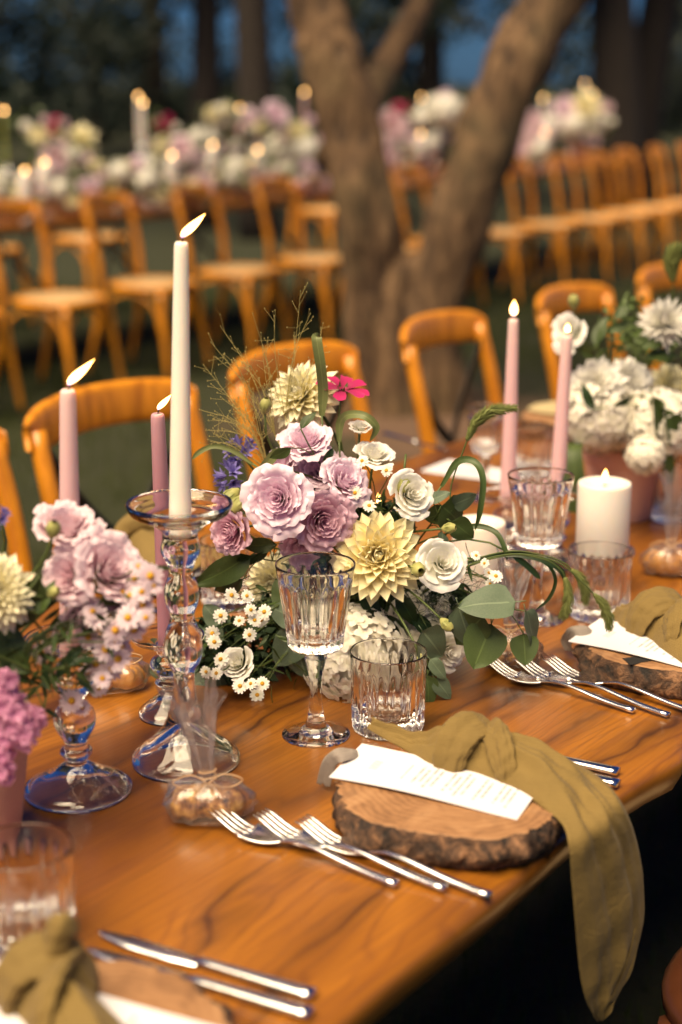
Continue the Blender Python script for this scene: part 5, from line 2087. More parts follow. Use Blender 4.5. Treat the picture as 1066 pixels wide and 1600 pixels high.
GC = 'chamomile sprigs of the middle bouquet'
sprig('chamomile_sprig', 'chamomile sprig with many small daisies left of the goblet', 'flower', R1 + [-0.02, -0.01, 0], heads([(362, 930), (386, 931), (345, 962), (374, 970), (398, 969), (413, 956), (390, 992), (392, 953), (408, 968)], 1.80, 14, 1), ray_w, GC, 16, 1)
sprig('chamomile_sprig', 'chamomile sprig low at the left edge above the white lisianthus', 'flower', R1 + [-0.03, 0, 0], heads([(332, 990), (335, 1003), (345, 1030), (322, 1050), (338, 1052)], 1.79, 13, 2), ray_w, GC, 12, 2)
sprig('chamomile_sprig', 'chamomile sprig touching the table at the lower left of the bouquet', 'flower', R1 + [-0.02, -0.02, 0], heads([(410, 1068), (392, 1068), (402, 1086), (375, 1072)], 1.775, 13, 3), ray_w, GC, 10, 3)
sprig('chamomile_sprig', 'chamomile sprig reaching out above the grey eucalyptus leaf', 'flower', R1 + [0.03, 0, 0], heads([(757, 880), (764, 895), (766, 912), (744, 868), (775, 900)], 1.80, 11, 4), ray_w, GC, 8, 4)
sprig('chamomile_sprig', 'chamomile sprig among the blooms above the yellow dahlia', 'flower', R1 + [0.0, 0, 0], heads([(577, 790), (566, 720), (604, 735), (555, 770)], 1.84, 11, 5), ray_w, GC, 8, 5)

# ---- leaves on twigs
euc = [lib('euc%d' % k, lambda k=k: mesh_leaf(1.0, 0.86 - 0.14 * k, 0, 0.10, 0.10 + 0.05 * k, 'leaf_euc', seed=k)) for k in range(3)]
euc2 = [lib('eucg%d' % k, lambda k=k: mesh_leaf(1.0, 0.92 - 0.14 * k, 0, 0.10, 0.06 + 0.05 * k, 'leaf_euc2', seed=k + 5)) for k in range(3)]
lfm = [lib('lfm%d' % k, lambda k=k: mesh_leaf(1.0, 0.46, 1, 0.25, 0.25 + 0.1 * k, 'leaf', seed=k)) for k in range(2)]
lfd = [lib('lfd%d' % k, lambda k=k: mesh_leaf(1.0, 0.40, 1, 0.25, 0.20 + 0.1 * k, 'leaf_dark', seed=k)) for k in range(2)]


def twig(name, label, cat, root, leaves, Y, group=None, stem_mat='stem', seed=0, stem_r=0.0012):
    """leaves: (base px, base py, tip px, tip py, mesh, roll in degrees, dY of the tip)"""
    r = random.Random(seed)
    root = np.asarray(root, float)
    t = thing(name, label, cat, root, 0, group)
    bases = []
    for bx, by, tx, ty, me, roll, dy in leaves:
        b = aty(bx, by, Y + r.uniform(-.008, .008))
        e = aty(tx, ty, Y + dy)
        bases.append(b)
        y = unit(e - b)
        L = np.linalg.norm(e - b)
        n0 = eye_dir(b)
        z = unit(n0 - y * (n0 @ y))
        x = np.cross(y, z)
        a = radians(roll)
        x2 = x * cos(a) + z * sin(a)
        z2 = -x * sin(a) + z * cos(a)
        put('leaf', me, t, b - root, rscale(np.stack([x2, y, z2], 1), L))
    order = sorted(range(len(bases)), key=lambda k: np.linalg.norm(bases[k] - root))
    far = bases[order[-1]]
    mb = MB()
    main = stem_curve(root, far, far - root + np.array([0, 0, -0.02]), n=14)
    mb.tube(main, np.linspace(stem_r * 1.5, stem_r * 0.7, len(main)), 6)
    for k in order[:-1]:
        i = np.argmin(np.linalg.norm(main - bases[k], axis=1))
        i = max(0, i - 1)
        mid = (main[i] + bases[k]) / 2 + [0, 0, 0.004]
        mb.tube(catmull([main[i], mid, bases[k]], 4), stem_r * 0.6, 5)
    mb.build('stem', M[stem_mat], t)
    return t


GE = 'eucalyptus sprigs of the middle bouquet'
twig('eucalyptus_sprig', 'eucalyptus sprig with large round leaves drooping over the forks', 'foliage', R1 + [0.03, -0.01, 0],
     [(806, 940, 718, 942, euc[1], -35, -0.02), (768, 975, 740, 1046, euc2[0], 5, -0.01), (818, 990, 822, 1040, euc2[0], 10, -0.01), (822, 955, 848, 1018, euc[2], 55, 0.01),
      (716, 945, 738, 1010, euc[1], 20, 0.0), (756, 962, 712, 1010, euc2[1], 10, 0.01)], 1.78, GE, seed=1)
twig('eucalyptus_sprig', 'green eucalyptus sprig right of the white lisianthus', 'foliage', R1 + [0.03, 0.01, 0],
     [(706, 790, 745, 775, euc[1], -30, 0.0), (700, 800, 662, 812, euc2[1], 10, 0.02), (706, 815, 742, 842, euc2[1], 0, 0.0), (690, 790, 722, 818, euc2[0], 15, 0.02), (672, 782, 702, 768, euc[2], 20, 0.0), (690, 830, 700, 880, euc[2], 60, -0.02)], 1.84, GE, seed=2)
twig('eucalyptus_sprig', 'eucalyptus sprig with big grey-green leaves behind the goblet', 'foliage', R1 + [-0.02, -0.02, 0],
     [(468, 968, 420, 948, euc[0], 0, 0.0), (470, 985, 432, 1042, euc[0], 10, -0.01), (482, 1005, 520, 1042, euc2[1], 0, -0.01), (460, 1000, 480, 1062, euc[1], 0, 0.0), (450, 950, 430, 905, euc2[1], 10, 0.01)], 1.82, GE, seed=3)
twig('eucalyptus_sprig', 'shaded eucalyptus sprig at the left flank behind the chamomile', 'foliage', R1 + [-0.03, 0.0, 0],
     [(345, 975, 318, 945, euc[0], 10, 0), (350, 1000, 310, 985, euc[1], 5, 0), (330, 1060, 290, 1075, euc[1], 0, 0), (340, 1035, 348, 1090, euc[0], 20, 0), (268, 1058, 222, 1052, euc[1], 15, 0.04)], 1.84, GE, seed=4)
twig('eucalyptus_sprig', 'eucalyptus sprig hanging to the table right of the tumbler', 'foliage', R1 + [0.02, -0.02, 0],
     [(668, 1055, 672, 1108, euc2[2], 20, -0.01), (680, 1060, 706, 1092, euc[1], 15, 0), (672, 1030, 700, 1062, euc[2], 20, 0.0), (660, 985, 694, 1028, euc[0], 10, 0.02)], 1.79, GE, seed=5)
twig('leafy_stem', 'dark narrow leaves reaching left between the mauve bloom and chamomile', 'foliage', R1 + [-0.02, 0, 0],
     [(392, 868, 306, 922, lfm[0], 20, -0.02), (420, 858, 352, 898, lfd[0], 60, 0.0), (432, 850, 375, 856, lfm[1], 10, 0.0), (380, 905, 328, 935, lfd[1], 20, 0.02)], 1.83, 'leafy stems of the middle bouquet', seed=6)
twig('leafy_stem', 'deep green leaves under the yellow dahlia', 'foliage', R1 + [0, -0.02, 0],
     [(560, 915, 600, 975, lfd[0], 10, -0.01), (620, 925, 655, 985, lfd[1], 0, -0.01), (640, 960, 690, 1000, lfd[0], 20, 0), (540, 940, 510, 985, lfd[1], 10, 0), (600, 960, 640, 1010, lfd[0], 0, 0.0), (630, 905, 612, 938, lfd[1], 0, -0.02), (670, 985, 700, 1040, lfd[1], 10, 0)], 1.835, 'leafy stems of the middle bouquet', seed=7)
twig('leafy_stem', 'dark leaves around the lilac blooms at the centre', 'foliage', R1 + [0, 0, 0],
     [(470, 850, 450, 880, lfd[0], 10, 0), (545, 820, 560, 862, lfd[1], 0, 0), (455, 700, 420, 720, lfm[0], 20, 0), (640, 812, 676, 800, lfd[0], 20, 0), (650, 830, 625, 800, lfd[1], 20, 0), (470, 670, 490, 640, lfm[1], 30, 0), (520, 700, 505, 730, lfd[0], 20, 0), (600, 800, 630, 820, lfd[1], 20, 0)], 1.865, 'leafy stems of the middle bouquet', seed=8)

# dense dark greenery holding the arrangement together
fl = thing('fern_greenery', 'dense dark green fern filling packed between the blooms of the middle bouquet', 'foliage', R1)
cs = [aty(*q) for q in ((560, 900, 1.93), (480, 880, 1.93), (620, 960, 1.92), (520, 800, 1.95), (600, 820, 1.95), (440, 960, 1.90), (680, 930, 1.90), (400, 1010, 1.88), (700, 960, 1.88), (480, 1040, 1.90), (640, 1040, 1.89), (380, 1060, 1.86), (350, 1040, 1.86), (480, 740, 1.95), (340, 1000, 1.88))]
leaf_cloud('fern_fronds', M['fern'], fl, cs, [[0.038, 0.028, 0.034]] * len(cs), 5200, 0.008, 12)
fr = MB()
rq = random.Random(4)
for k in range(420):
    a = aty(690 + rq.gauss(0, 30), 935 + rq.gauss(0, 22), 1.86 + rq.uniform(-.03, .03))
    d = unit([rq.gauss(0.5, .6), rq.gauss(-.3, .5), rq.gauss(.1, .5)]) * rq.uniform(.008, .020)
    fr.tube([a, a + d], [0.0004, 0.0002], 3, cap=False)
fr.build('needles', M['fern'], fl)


# ---- grasses
def ribbon(label, pts, w, Y, root, group='grass ribbons of the middle bouquet', mat='blade', twist=0.0):
    """pts: px, py along the blade, facing the eye"""
    P = np.array([aty(px, py, Y + dy) for px, py, dy in pts])
    q = catmull(P, 6)
    t = thing('grass_blade', label, 'grass', root, 0, group)
    tn = np.gradient(q, axis=0)
    tn /= np.linalg.norm(tn, axis=1)[:, None]
    n0 = eye_dir(q[len(q) // 2])
    v = np.linspace(0, 1, len(q))
    side = np.cross(tn, n0)
    side /= np.linalg.norm(side, axis=1)[:, None]
    nr = np.cross(side, tn)
    ww = w * (np.minimum(1, (1 - v) * 5) ** 0.6) * np.minimum(1, 0.5 + v * 3)
    ang = twist * v
    dr = side * np.cos(ang)[:, None] + nr * np.sin(ang)[:, None]
    u = np.linspace(-1, 1, 5)
    G = q[:, None, :] + dr[:, None, :] * (ww[:, None] * u[None, :])[:, :, None] + nr[:, None, :] * (0.25 * ww[:, None] * (u[None, :] ** 2))[:, :, None]
    mb = MB()
    mb.grid(G, np.broadcast_to(u[None, :], (len(q), 5)))
    mb.build('blade', M[mat], t)
    s = MB()
    s.tube(stem_curve(root, q[0], q[1] - q[0]), 0.0012, 5)
    s.build('stem', M['stem'], t)
    return t


ribbon('broad upright ribbon of grass in front of the cream dahlia', [(503, 650, 0), (505, 610, 0), (501, 570, -0.01), (495, 530, -0.01), (497, 526, 0)], 0.0062, 1.91, r1(31))
ribbon('grass ribbon curling over beside the small white bloom', [(530, 690, 0), (532, 660, 0), (545, 648, -0.01), (570, 650, -0.02), (588, 668, -0.02), (578, 690, -0.02)], 0.0050, 1.90, r1(32), twist=0.6)
ribbon('thin grass ribbon arching left over the agapanthus', [(395, 725, 0), (365, 705, 0), (335, 697, 0), (312, 706, 0), (300, 718, 0)], 0.0030, 1.90, r1(33))
ribbon('grass blade leaning left through the lilac blooms', [(385, 800, 0), (405, 745, 0), (425, 715, 0), (440, 700, 0)], 0.0060, 1.88, r1(34))
ribbon('dark drooping blade below the green foxtail', [(690, 760, 0), (715, 722, 0), (742, 722, -0.01), (755, 750, -0.02), (750, 800, -0.03), (742, 830, -0.03)], 0.0042, 1.86, r1(35), mat='leaf', twist=0.8)
ribbon('dark arching blade right of the eucalyptus leaves', [(710, 830, 0), (745, 822, 0), (775, 832, -0.01), (790, 860, -0.02), (792, 875, -0.02)], 0.0034, 1.85, r1(36), mat='leaf', twist=0.8)
ribbon('dark thin blade arching right towards the drooping foxtails', [(730, 880, 0), (790, 866, 0), (840, 872, 0), (875, 890, 0), (885, 915, 0)], 0.0034, 1.83, r1(37), mat='leaf_dark', twist=0.5)
ribbon('dark thin blade bending down behind the cellophane bag', [(740, 872, 0), (800, 868, 0), (850, 878, 0), (868, 905, 0), (858, 935, 0), (835, 955, 0)], 0.0022, 1.84, r1(38), mat='leaf_dark', twist=0.4)
ribbon('short dark blade beside the ribbed tumbler with candle', [(800, 866, 0), (825, 885, 0), (845, 905, 0)], 0.0036, 1.83, r1(39), mat='leaf_dark')


def foxtail(label, head, stem_pts, Y, rad, root, group='foxtail grasses of the middle bouquet', seed=0):
    r = random.Random(seed)
    t = thing('foxtail_grass', label, 'grass', root, 0, group)
    hp = catmull([aty(px, py, Y) for px, py in head], 6)
    n = len(hp)
    v = np.linspace(0, 1, n)
    rr = rad * np.sin(pi * (0.08 + 0.88 * v)) ** 0.5
    mb = MB()
    mb.tube(hp, rr * 0.72, 8)
    for k in range(520):
        i = r.randrange(n - 1)
        tn = unit(hp[i + 1] - hp[i])
        d = unit(np.cross(tn, [r.gauss(0, 1), r.gauss(0, 1), r.gauss(0, 1)]))
        p = hp[i] + (hp[i + 1] - hp[i]) * r.random() + d * rr[i] * 0.6
        e = p + d * rr[i] * r.uniform(.5, .95) + tn * rr[i] * 1.2
        mb.tube([p, (p + e) / 2, e], [rr[i] * 0.09, rr[i] * 0.07, rr[i] * 0.02], 3, cap=False)
    mb.build('seed_head', M['foxtail'], t)
    s = MB()
    sp = catmull([np.asarray(root, float)] + [aty(px, py, Y) for px, py in stem_pts] + [hp[0]], 6)
    s.tube(sp, 0.0009, 6)
    s.build('stem', M['stem'], t)
    return t


foxtail('green foxtail rising right of the bouquet towards the lilac candle', [(730, 688), (745, 660), (770, 642), (808, 638)], [(690, 850), (705, 760), (722, 710)], 1.86, 0.0062, r1(41), seed=1)
foxtail('drooping foxtail nearest the bouquet, in front of the tumbler', [(883, 902), (888, 925), (886, 950), (878, 966)], [(700, 900), (790, 868), (850, 874), (876, 890)], 1.82, 0.0056, r1(42), seed=2)
foxtail('drooping foxtail in the middle of the three', [(893, 890), (906, 902), (914, 922), (915, 944)], [(700, 890), (790, 862), (850, 868), (882, 880)], 1.83, 0.0054, r1(43), seed=3)
foxtail('drooping foxtail hanging furthest right onto the menu card', [(928, 928), (942, 944), (950, 964), (952, 984)], [(720, 890), (800, 866), (870, 878), (912, 912)], 1.815, 0.0056, r1(44), seed=4)


def wispy(label, px0, py0, tips, Y, root, seed=0, twigs=26):
    """airy panicle: hair-fine branches ending in tiny seeds"""
    r = random.Random(seed)
    t = thing('wispy_grass', label, 'grass', root, 0, 'wispy grass sprays of the middle bouquet')
    mb, sd = MB(), MB()
    o = aty(px0, py0, Y)
    mb.tube(stem_curve(root, o, (-0.3, 0, 1)), 0.0006, 4)
    for tx, ty in tips:
        e = aty(tx, ty, Y + r.uniform(-.03, .03))
        mid = o + (e - o) * 0.5 + np.array([r.gauss(0, .006), 0, 0.012])
        q = catmull([o, mid, e], 7)
        mb.tube(q, np.linspace(0.00045, 0.00022, len(q)), 4, cap=False)
        for k in range(twigs // 3):
            i = r.randrange(3, len(q) - 1)
            tn = unit(q[i] - q[i - 1])
            d = unit(tn * 0.8 + np.array([r.gauss(0, .6), r.gauss(0, .4), r.gauss(0, .6)]))
            f = q[i] + d * r.uniform(.008, .024)
            mb.tube([q[i], f], [0.00026, 0.00018], 3, cap=False)
            sd.lathe([(0.0001, -0.0010), (0.0008, 0), (0.0001, 0.0012)], 5, loc=f)
        sd.lathe([(0.0001, -0.0010), (0.0008, 0), (0.0001, 0.0012)], 5, loc=e)
    mb.build('hair_stems', M['panic'], t)
    sd.build('seeds', M['panic'], t)


wispy('wispy grass spray fanning left in front of the chair', 415, 715, [(330, 600), (318, 570), (312, 640), (322, 672), (335, 655), (345, 620), (352, 590), (318, 700)], 1.92, r1(51), 1)
wispy('wispy grass spray shooting up left of the cream dahlia', 430, 680, [(345, 510), (372, 545), (395, 490), (408, 520), (365, 560), (385, 575), (340, 560), (330, 535)], 1.93, r1(52), 2)
wispy('tall wispy grass tips above the cream dahlia', 445, 650, [(430, 485), (470, 455), (505, 505), (460, 520), (485, 490), (415, 545)], 1.95, r1(53), 3)
wispy('low wispy grass haze beside the agapanthus', 420, 735, [(350, 650), (340, 680), (365, 640), (380, 625), (395, 620), (330, 690), (370, 665)], 1.91, r1(54), 4, 40)

# ================================================================= the left bouquet
V2 = onz(-54, 1318)
clay_pot('pink terracotta pot cut off by the left picture edge', V2, 0.135, 0.070, 0.052)
R2 = V2 + np.array([0, 0, 0.125])
G2 = 'flowers of the left bouquet'


def r2(k):
    return R2 + np.array([0.028 * cos(k * 2.4), 0.028 * sin(k * 2.4), 0])


def b2(name, label, cat, me, px, py, Y, face, rad_px, k, **kw):
    pos = aty(px, py, Y)
    s = rad_px * Y / FPX / 0.97
    return bloom(name, label, cat, me, pos - unit(face) * s * 0.25, face, s, r2(k), G2, **kw)


b2('lisianthus', 'pale pink ruffled lisianthus at the top of the left bouquet, seen from behind', 'flower', pnk[0], 104, 825, 1.47, (0.15, -0.35, 0.9), 60, 1)
b2('lisianthus', 'large pale pink ruffled lisianthus in the left bouquet above the daisies', 'flower', pnk[1], 168, 892, 1.45, (0.55, -0.6, 0.45), 70, 2)
b2('lisianthus', 'dusty pink lisianthus below the topmost pink bloom', 'flower', pnk[2], 108, 900, 1.44, (-0.2, -0.75, 0.3), 50, 3)
b2('lisianthus', 'pale lilac lisianthus hanging beside the daisies', 'flower', pnk[0], 130, 955, 1.44, (0.2, -0.7, -0.5), 38, 4, roll=2)
b2('dahlia', 'cream white dahlia cut by the left picture edge', 'flower', dah_c, -4, 926, 1.40, (0.3, -0.8, 0.3), 72, 5)
b2('lisianthus', 'pale pink lisianthus half covered by the pink daisies', 'flower', pnk[2], 188, 955, 1.47, (0.5, -0.8, 0.2), 48, 18)
b2('agapanthus', 'violet blue bloom at the left picture edge above the white dahlia', 'flower', ag, -4, 806, 1.47, (-0.2, -0.5, 0.8), 26, 6, calyx=False)
b2('agapanthus', 'small violet blue bloom right of the white dahlia', 'flower', ag, 20, 908, 1.42, (0.4, -0.7, 0.5), 16, 17, calyx=False)
stk = [lib('stk%d' % k, lambda k=k: mesh_stock(90 + k)) for k in range(2)]
b2('stock', 'orchid pink stock spike drooping over the rim of the left pot', 'flower', stk[0], 22, 1120, 1.36, (0.5, -0.3, -0.75), 62, 7, calyx=False)
b2('stock', 'orchid pink stock spike pointing right over the pot rim', 'flower', stk[1], 30, 1120, 1.38, (0.9, -0.3, 0.05), 52, 8, calyx=False)
b2('stock', 'purple pink stock spike at the left edge above the pot', 'flower', stk[0], 4, 1085, 1.37, (0.3, -0.3, 0.9), 54, 9, calyx=False, roll=1)
b2('stock', 'pink stock spike hanging lowest in front of the left pot', 'flower', stk[1], 4, 1185, 1.35, (0.1, -0.3, -0.95), 46, 10, calyx=False, roll=2)
AST = [(145, 955), (192, 925), (205, 930), (224, 945), (172, 965), (200, 965), (150, 963), (96, 985), (138, 995), (180, 985), (178, 1000), (210, 905), (217, 885), (235, 900), (65, 1020), (137, 1050), (160, 1060), (150, 1038), (175, 1045), (185, 1030), (196, 955), (222, 925), (240, 915), (112, 1095), (128, 1105), (190, 1010), (210, 985), (165, 1015), (228, 965), (155, 1075)]
GAS = 'pink aster sprigs of the left bouquet'
for k, (lb, sel) in enumerate((('pink daisy sprig at the right tip of the left bouquet', [11, 12, 13, 21, 22, 3, 28, 1, 2]), ('pink daisy sprig in the centre of the left bouquet', [0, 4, 5, 6, 8, 9, 10, 20, 26]),
                              ('pink daisy sprig above the shiny wrapped bun', [15, 16, 17, 18, 19, 25, 27, 29]), ('pink daisy sprig with three low heads over the wide glass foot', [7, 14, 23, 24]))):
    sprig('aster_sprig', lb, 'flower', r2(11 + k), heads([AST[i] for i in sel], 1.43 + 0.01 * k, 21, 20 + k, 0.5), ray_p, GAS, 22, 30 + k, 'stem', 0.0008)
twig('leafy_stem', 'broad green leaves at the left bouquet beside the pink blooms', 'foliage', r2(15), [(62, 900, 20, 1000, lfm[0], 10, 0), (88, 940, 30, 945, lfm[1], -25, 0), (30, 1060, 5, 960, lfm[0], 0, 0), (50, 1050, -10, 1010, lfm[1], 20, 0), (60, 960, 78, 905, lfm[0], 40, 0)], 1.42, 'leafy stems of the left bouquet', seed=21, stem_r=0.002)
twig('leafy_stem', 'thin green stems and narrow leaves under the pink daisies', 'foliage', r2(16), [(90, 1060, 120, 1010, lfd[0], 50, 0), (110, 1040, 150, 1020, lfd[1], 50, 0), (80, 1080, 60, 1030, lfd[0], 50, 0), (120, 1060, 150, 1078, lfd[1], 40, 0), (70, 1110, 95, 1120, lfd[0], 40, 0)], 1.43, 'leafy stems of the left bouquet', seed=22)
for lb, px, py, f, s in (('green sepal bud under the topmost pink bloom', 82, 838, (0.2, -0.4, 0.8), 18), ('closed pale bud above the green leaf of the left bouquet', 76, 930, (0.7, -0.4, 0.5), 14)):
    pos = aty(px, py, 1.42)
    sc = s * 1.42 / FPX
    t = thing('flower_bud', lb, 'flower bud', r2(px), 0, 'buds of the left bouquet')
    put('bloom', bud, t, pos - np.array(t.location), rscale(basis(unit(f)), sc * 1.4))
    mb = MB()
    mb.tube(stem_curve(np.array(t.location), pos, f, n=12), 0.0018, 6)
    mb.build('stem', M['stem'], t)

# ================================================================= the right bouquet
V3 = onz(970, 806)
clay_pot('terracotta pot of white flowers at the right side of the table', V3, 0.123, 0.068, 0.050)
R3 = V3 + np.array([0, 0, 0.115])
G3 = 'flowers of the right bouquet'


def r3(k):
    return R3 + np.array([0.028 * cos(k * 2.4), 0.028 * sin(k * 2.4), 0])


def b3(name, label, cat, me, px, py, Y, face, rad_px, k, **kw):
    pos = aty(px, py, Y)
    s = rad_px * Y / FPX / 0.97
    return bloom(name, label, cat, me, pos - unit(face) * s * 0.25, face, s, r3(k), G3, **kw)


b3('hydrangea', 'large creamy hydrangea filling the front of the right pot', 'flower', hyd, 935, 640, 2.52, (-0.2, -0.85, 0.35), 66, 1, calyx=False, stem_r=0.003)
b3('hydrangea', 'creamy hydrangea spilling over the right side of the right pot', 'flower', hyd, 1040, 665, 2.50, (0.3, -0.85, 0.2), 62, 2, calyx=False, stem_r=0.003, roll=2)
b3('dahlia', 'white dahlia at the left of the right bouquet behind the lilac candle', 'flower', lib('dahw', lambda: mesh_dahlia(6, 100, 'p_white', 1.3)), 925, 600, 2.50, (-0.45, -0.75, 0.4), 50, 3)
b3('dahlia', 'white dahlia at the top centre of the right bouquet', 'flower', lib('dahw', lambda: None), 985, 592, 2.52, (0.05, -0.8, 0.5), 44, 4, roll=1)
b3('dahlia', 'cream dahlia at the right edge of the right bouquet', 'flower', dah_c, 1058, 600, 2.55, (0.3, -0.7, 0.5), 44, 5)
b3('hydrangea', 'small white hydrangea drooping in front of the right pot', 'flower', hyd, 1012, 715, 2.44, (0.2, -0.8, -0.2), 32, 6, calyx=False, roll=3)
b3('chrysanthemum', 'shaggy white chrysanthemum rising at the right picture edge', 'flower', mum, 1038, 500, 2.50, (-0.15, -0.75, 0.5), 48, 7, stem_r=0.0025)
b3('lisianthus', 'small white lisianthus beside the tip of the right lilac candle', 'flower', whi[0], 890, 520, 2.52, (-0.5, -0.6, 0.3), 34, 8)
for lb, px, py, f, s in (('green bud above the white lisianthus of the right bouquet', 897, 482, (-0.1, -0.2, 0.95), 13),):
    pos = aty(px, py, 2.52)
    sc = s * 2.52 / FPX
    t = thing('flower_bud', lb, 'flower bud', r3(3), 0, 'buds of the right bouquet')
    put('bloom', bud, t, pos - np.array(t.location), rscale(basis(unit(f)), sc * 1.4))
    mb = MB()
    mb.tube(stem_curve(np.array(t.location), pos, f, n=12), 0.0016, 6)
    mb.build('stem', M['stem'], t)
twig('leafy_stem', 'pale leaves between the two tall white blooms of the right bouquet', 'foliage', r3(9), [(930, 540, 945, 490, lfm[0], 30, 0), (960, 500, 985, 470, lfm[1], 20, 0), (950, 520, 985, 500, lfm[0], 20, 0), (930, 560, 900, 540, lfm[1], 30, 0), (1000, 545, 1052, 520, lfm[0], 30, 0), (1010, 560, 1060, 545, lfm[1], 30, 0)], 2.5, 'leafy stems of the right bouquet', seed=31, stem_r=0.002)
twig('leafy_stem', 'green stems and leaves crossing in front of the right pot', 'foliage', r3(10), [(1020, 620, 1050, 700, lfm[0], 50, 0), (1040, 640, 1080, 720, lfm[1], 40, 0), (1030, 700, 1062, 760, lfm[0], 40, 0), (930, 640, 905, 600, lfd[0], 30, 0.02), (985, 620, 960, 640, lfd[1], 30, 0)], 2.46, 'leafy stems of the right bouquet', seed=32, stem_r=0.002)
fl3 = thing('fern_greenery', 'feathery green fern behind the white blooms of the right bouquet', 'foliage', R3)
cs = [aty(*q) for q in ((985, 500, 2.6), (960, 540, 2.6), (1010, 545, 2.6), (960, 620, 2.58), (1020, 620, 2.58), (960, 680, 2.55), (1060, 560, 2.6))]
leaf_cloud('fern_fronds', M['leaf'], fl3, cs, [[0.05, 0.03, 0.045]] * len(cs), 900, 0.006, 13)


def foxtail_right():
    foxtail('blurred foxtail at the right picture edge above the chrysanthemum', [(1052, 440), (1050, 415), (1056, 398), (1066, 392)], [(1040, 600), (1050, 520), (1052, 470)], 2.52, 0.012, r3(12), 'foxtail grasses of the right bouquet', 9)


foxtail_right()
gb = thing('grass_blade', 'broad green blade hanging left of the right pot', 'grass', V3 + [-0.05, 0, 0.1])
mb = MB()
q = catmull([aty(905, 690, 2.52), aty(896, 700, 2.47), aty(898, 740, 2.45), aty(902, 800, 2.45)], 6)
w = np.linspace(0.012, 0.016, len(q))
mb.grid(np.stack([q - np.outer(w, [1, 0, 0]), q, q + np.outer(w, [1, 0, 0])], 1) + np.array([[[0, 0, 0], [0, -0.004, 0], [0, 0, 0]]]), np.broadcast_to(np.array([-1, 0, 1.0])[None], (len(q), 3)))
mb.build('blade', M['leaf_euc2'], gb)


# ================================================================= the far table
FS = -0.40


def s_at(px, perp):
    d = ray(px, 260)[:2]
    cr = lambda a, b: a[0] * b[1] - a[1] * b[0]
    return -perp * cr(ND, d) / cr(TD, d)


def lowres():
    L = {}
    L['white'] = mesh_hydrangea(101, 70, 'p_white', 1.9, 0.32)
    L['cream'] = mesh_dahlia(102, 55, 'p_cream', 1.3)
    L['lilac'] = mesh_lisi(103, 14, 'p_lilac', 1.0)
    L['pink'] = mesh_lisi(104, 14, 'p_pink', 1.0)
    L['orchid'] = mesh_stock(105, 14)
    L['magenta'] = mesh_lisi(106, 12, 'p_magenta', 1.0)
    L['blue'] = mesh_agap(107, 8)
    return L


LR = lowres()


def far_bouquet(label, px, perp, blooms, seed, pot_h=0.11):
    r = random.Random(seed)
    perp = perp + FS
    s = s_at(px, perp)
    base = tabp(perp, s)
    Y0 = base[1]
    t = thing('flower_arrangement', label, 'flower arrangement', base, 0, 'flower arrangements on the far table')
    mb = MB()
    mb.lathe([(0.0005, 0), (0.045, 0), (0.06, pot_h * 0.78), (0.065, pot_h * 0.8), (0.065, pot_h), (0.055, pot_h), (0.05, pot_h * 0.8), (0.0005, pot_h * 0.8)], 20, loc=base)
    mb.build('pot', M['terracotta'], t)
    mb = MB()
    pts = []
    extra = []
    for kind, bx, by, rp in blooms:
        for q in range(3):
            extra.append((r.choice([kind, 'white', 'pink', 'cream', 'lilac']), bx + r.uniform(-1.5, 1.5) * rp, by + r.uniform(-0.9, 1.6) * rp, rp * r.uniform(.35, .6)))
    for kind, bx, by, rp in list(blooms) + extra:
        p = aty(bx, by, Y0 + r.uniform(-.12, .10))
        pts.append(p)
        f = unit(eye_dir(p) + np.array([r.uniform(-.6, .6), 0, r.uniform(-.1, .6)]))
        put('bloom', LR[kind], t, p - base, rscale(basis(f, r.uniform(0, 6)), (1.0 if kind == 'white' else 1.12) * rp * Y0 / FPX))
        mb.tube(stem_curve(base + [0, 0, pot_h], p, f, n=6), 0.003, 5)
    mb.build('stems', M['stem'], t)
    leaf_cloud('foliage', M['leaf'], t, pts, [[0.09, 0.07, 0.08]] * len(pts), 6 * len(pts), 0.026, seed)
    return t


far_bouquet('blurred arrangement with magenta and cream blooms left on the far table', 105, -5.95, [('cream', 62, 212, 17), ('magenta', 90, 198, 13), ('cream', 128, 222, 26), ('pink', 88, 245, 20), ('white', 110, 262, 20), ('lilac', 75, 262, 16), ('cream', 150, 262, 16), ('white', 135, 285, 16), ('orchid', 60, 285, 12), ('cream', 160, 290, 14)], 1)
far_bouquet('blurred arrangement with tall pink stock, centre left of the far table', 275, -5.90, [('magenta', 258, 192, 12), ('pink', 285, 235, 20), ('orchid', 290, 262, 22), ('white', 310, 215, 16), ('cream', 255, 225, 15), ('white', 265, 275, 18), ('lilac', 320, 250, 16), ('white', 235, 262, 14), ('pink', 300, 285, 16), ('cream', 330, 270, 14)], 2)
far_bouquet('blurred arrangement topped by a white bloom left of the pink candle', 350, -6.0, [('white', 347, 186, 22), ('lilac', 390, 188, 16), ('white', 330, 215, 15), ('lilac', 345, 240, 18), ('cream', 365, 225, 14), ('lilac', 430, 180, 18), ('cream', 410, 200, 14), ('white', 355, 265, 15)], 3)
far_bouquet('blurred arrangement with a big white hydrangea left of the forked trunk', 450, -5.85, [('white', 448, 240, 34), ('white', 425, 245, 24), ('cream', 465, 205, 18), ('white', 480, 235, 22), ('pink', 415, 262, 16), ('cream', 440, 200, 14), ('lilac', 488, 260, 16)], 4)
far_bouquet('blurred arrangement seen through the fork of the trunk', 650, -5.95, [('magenta', 622, 175, 12), ('pink', 612, 195, 22), ('white', 700, 172, 24), ('cream', 680, 190, 18), ('white', 660, 185, 16), ('pink', 625, 220, 20), ('white', 650, 235, 20), ('lilac', 608, 245, 18), ('white', 672, 225, 18), ('cream', 640, 255, 14)], 5)
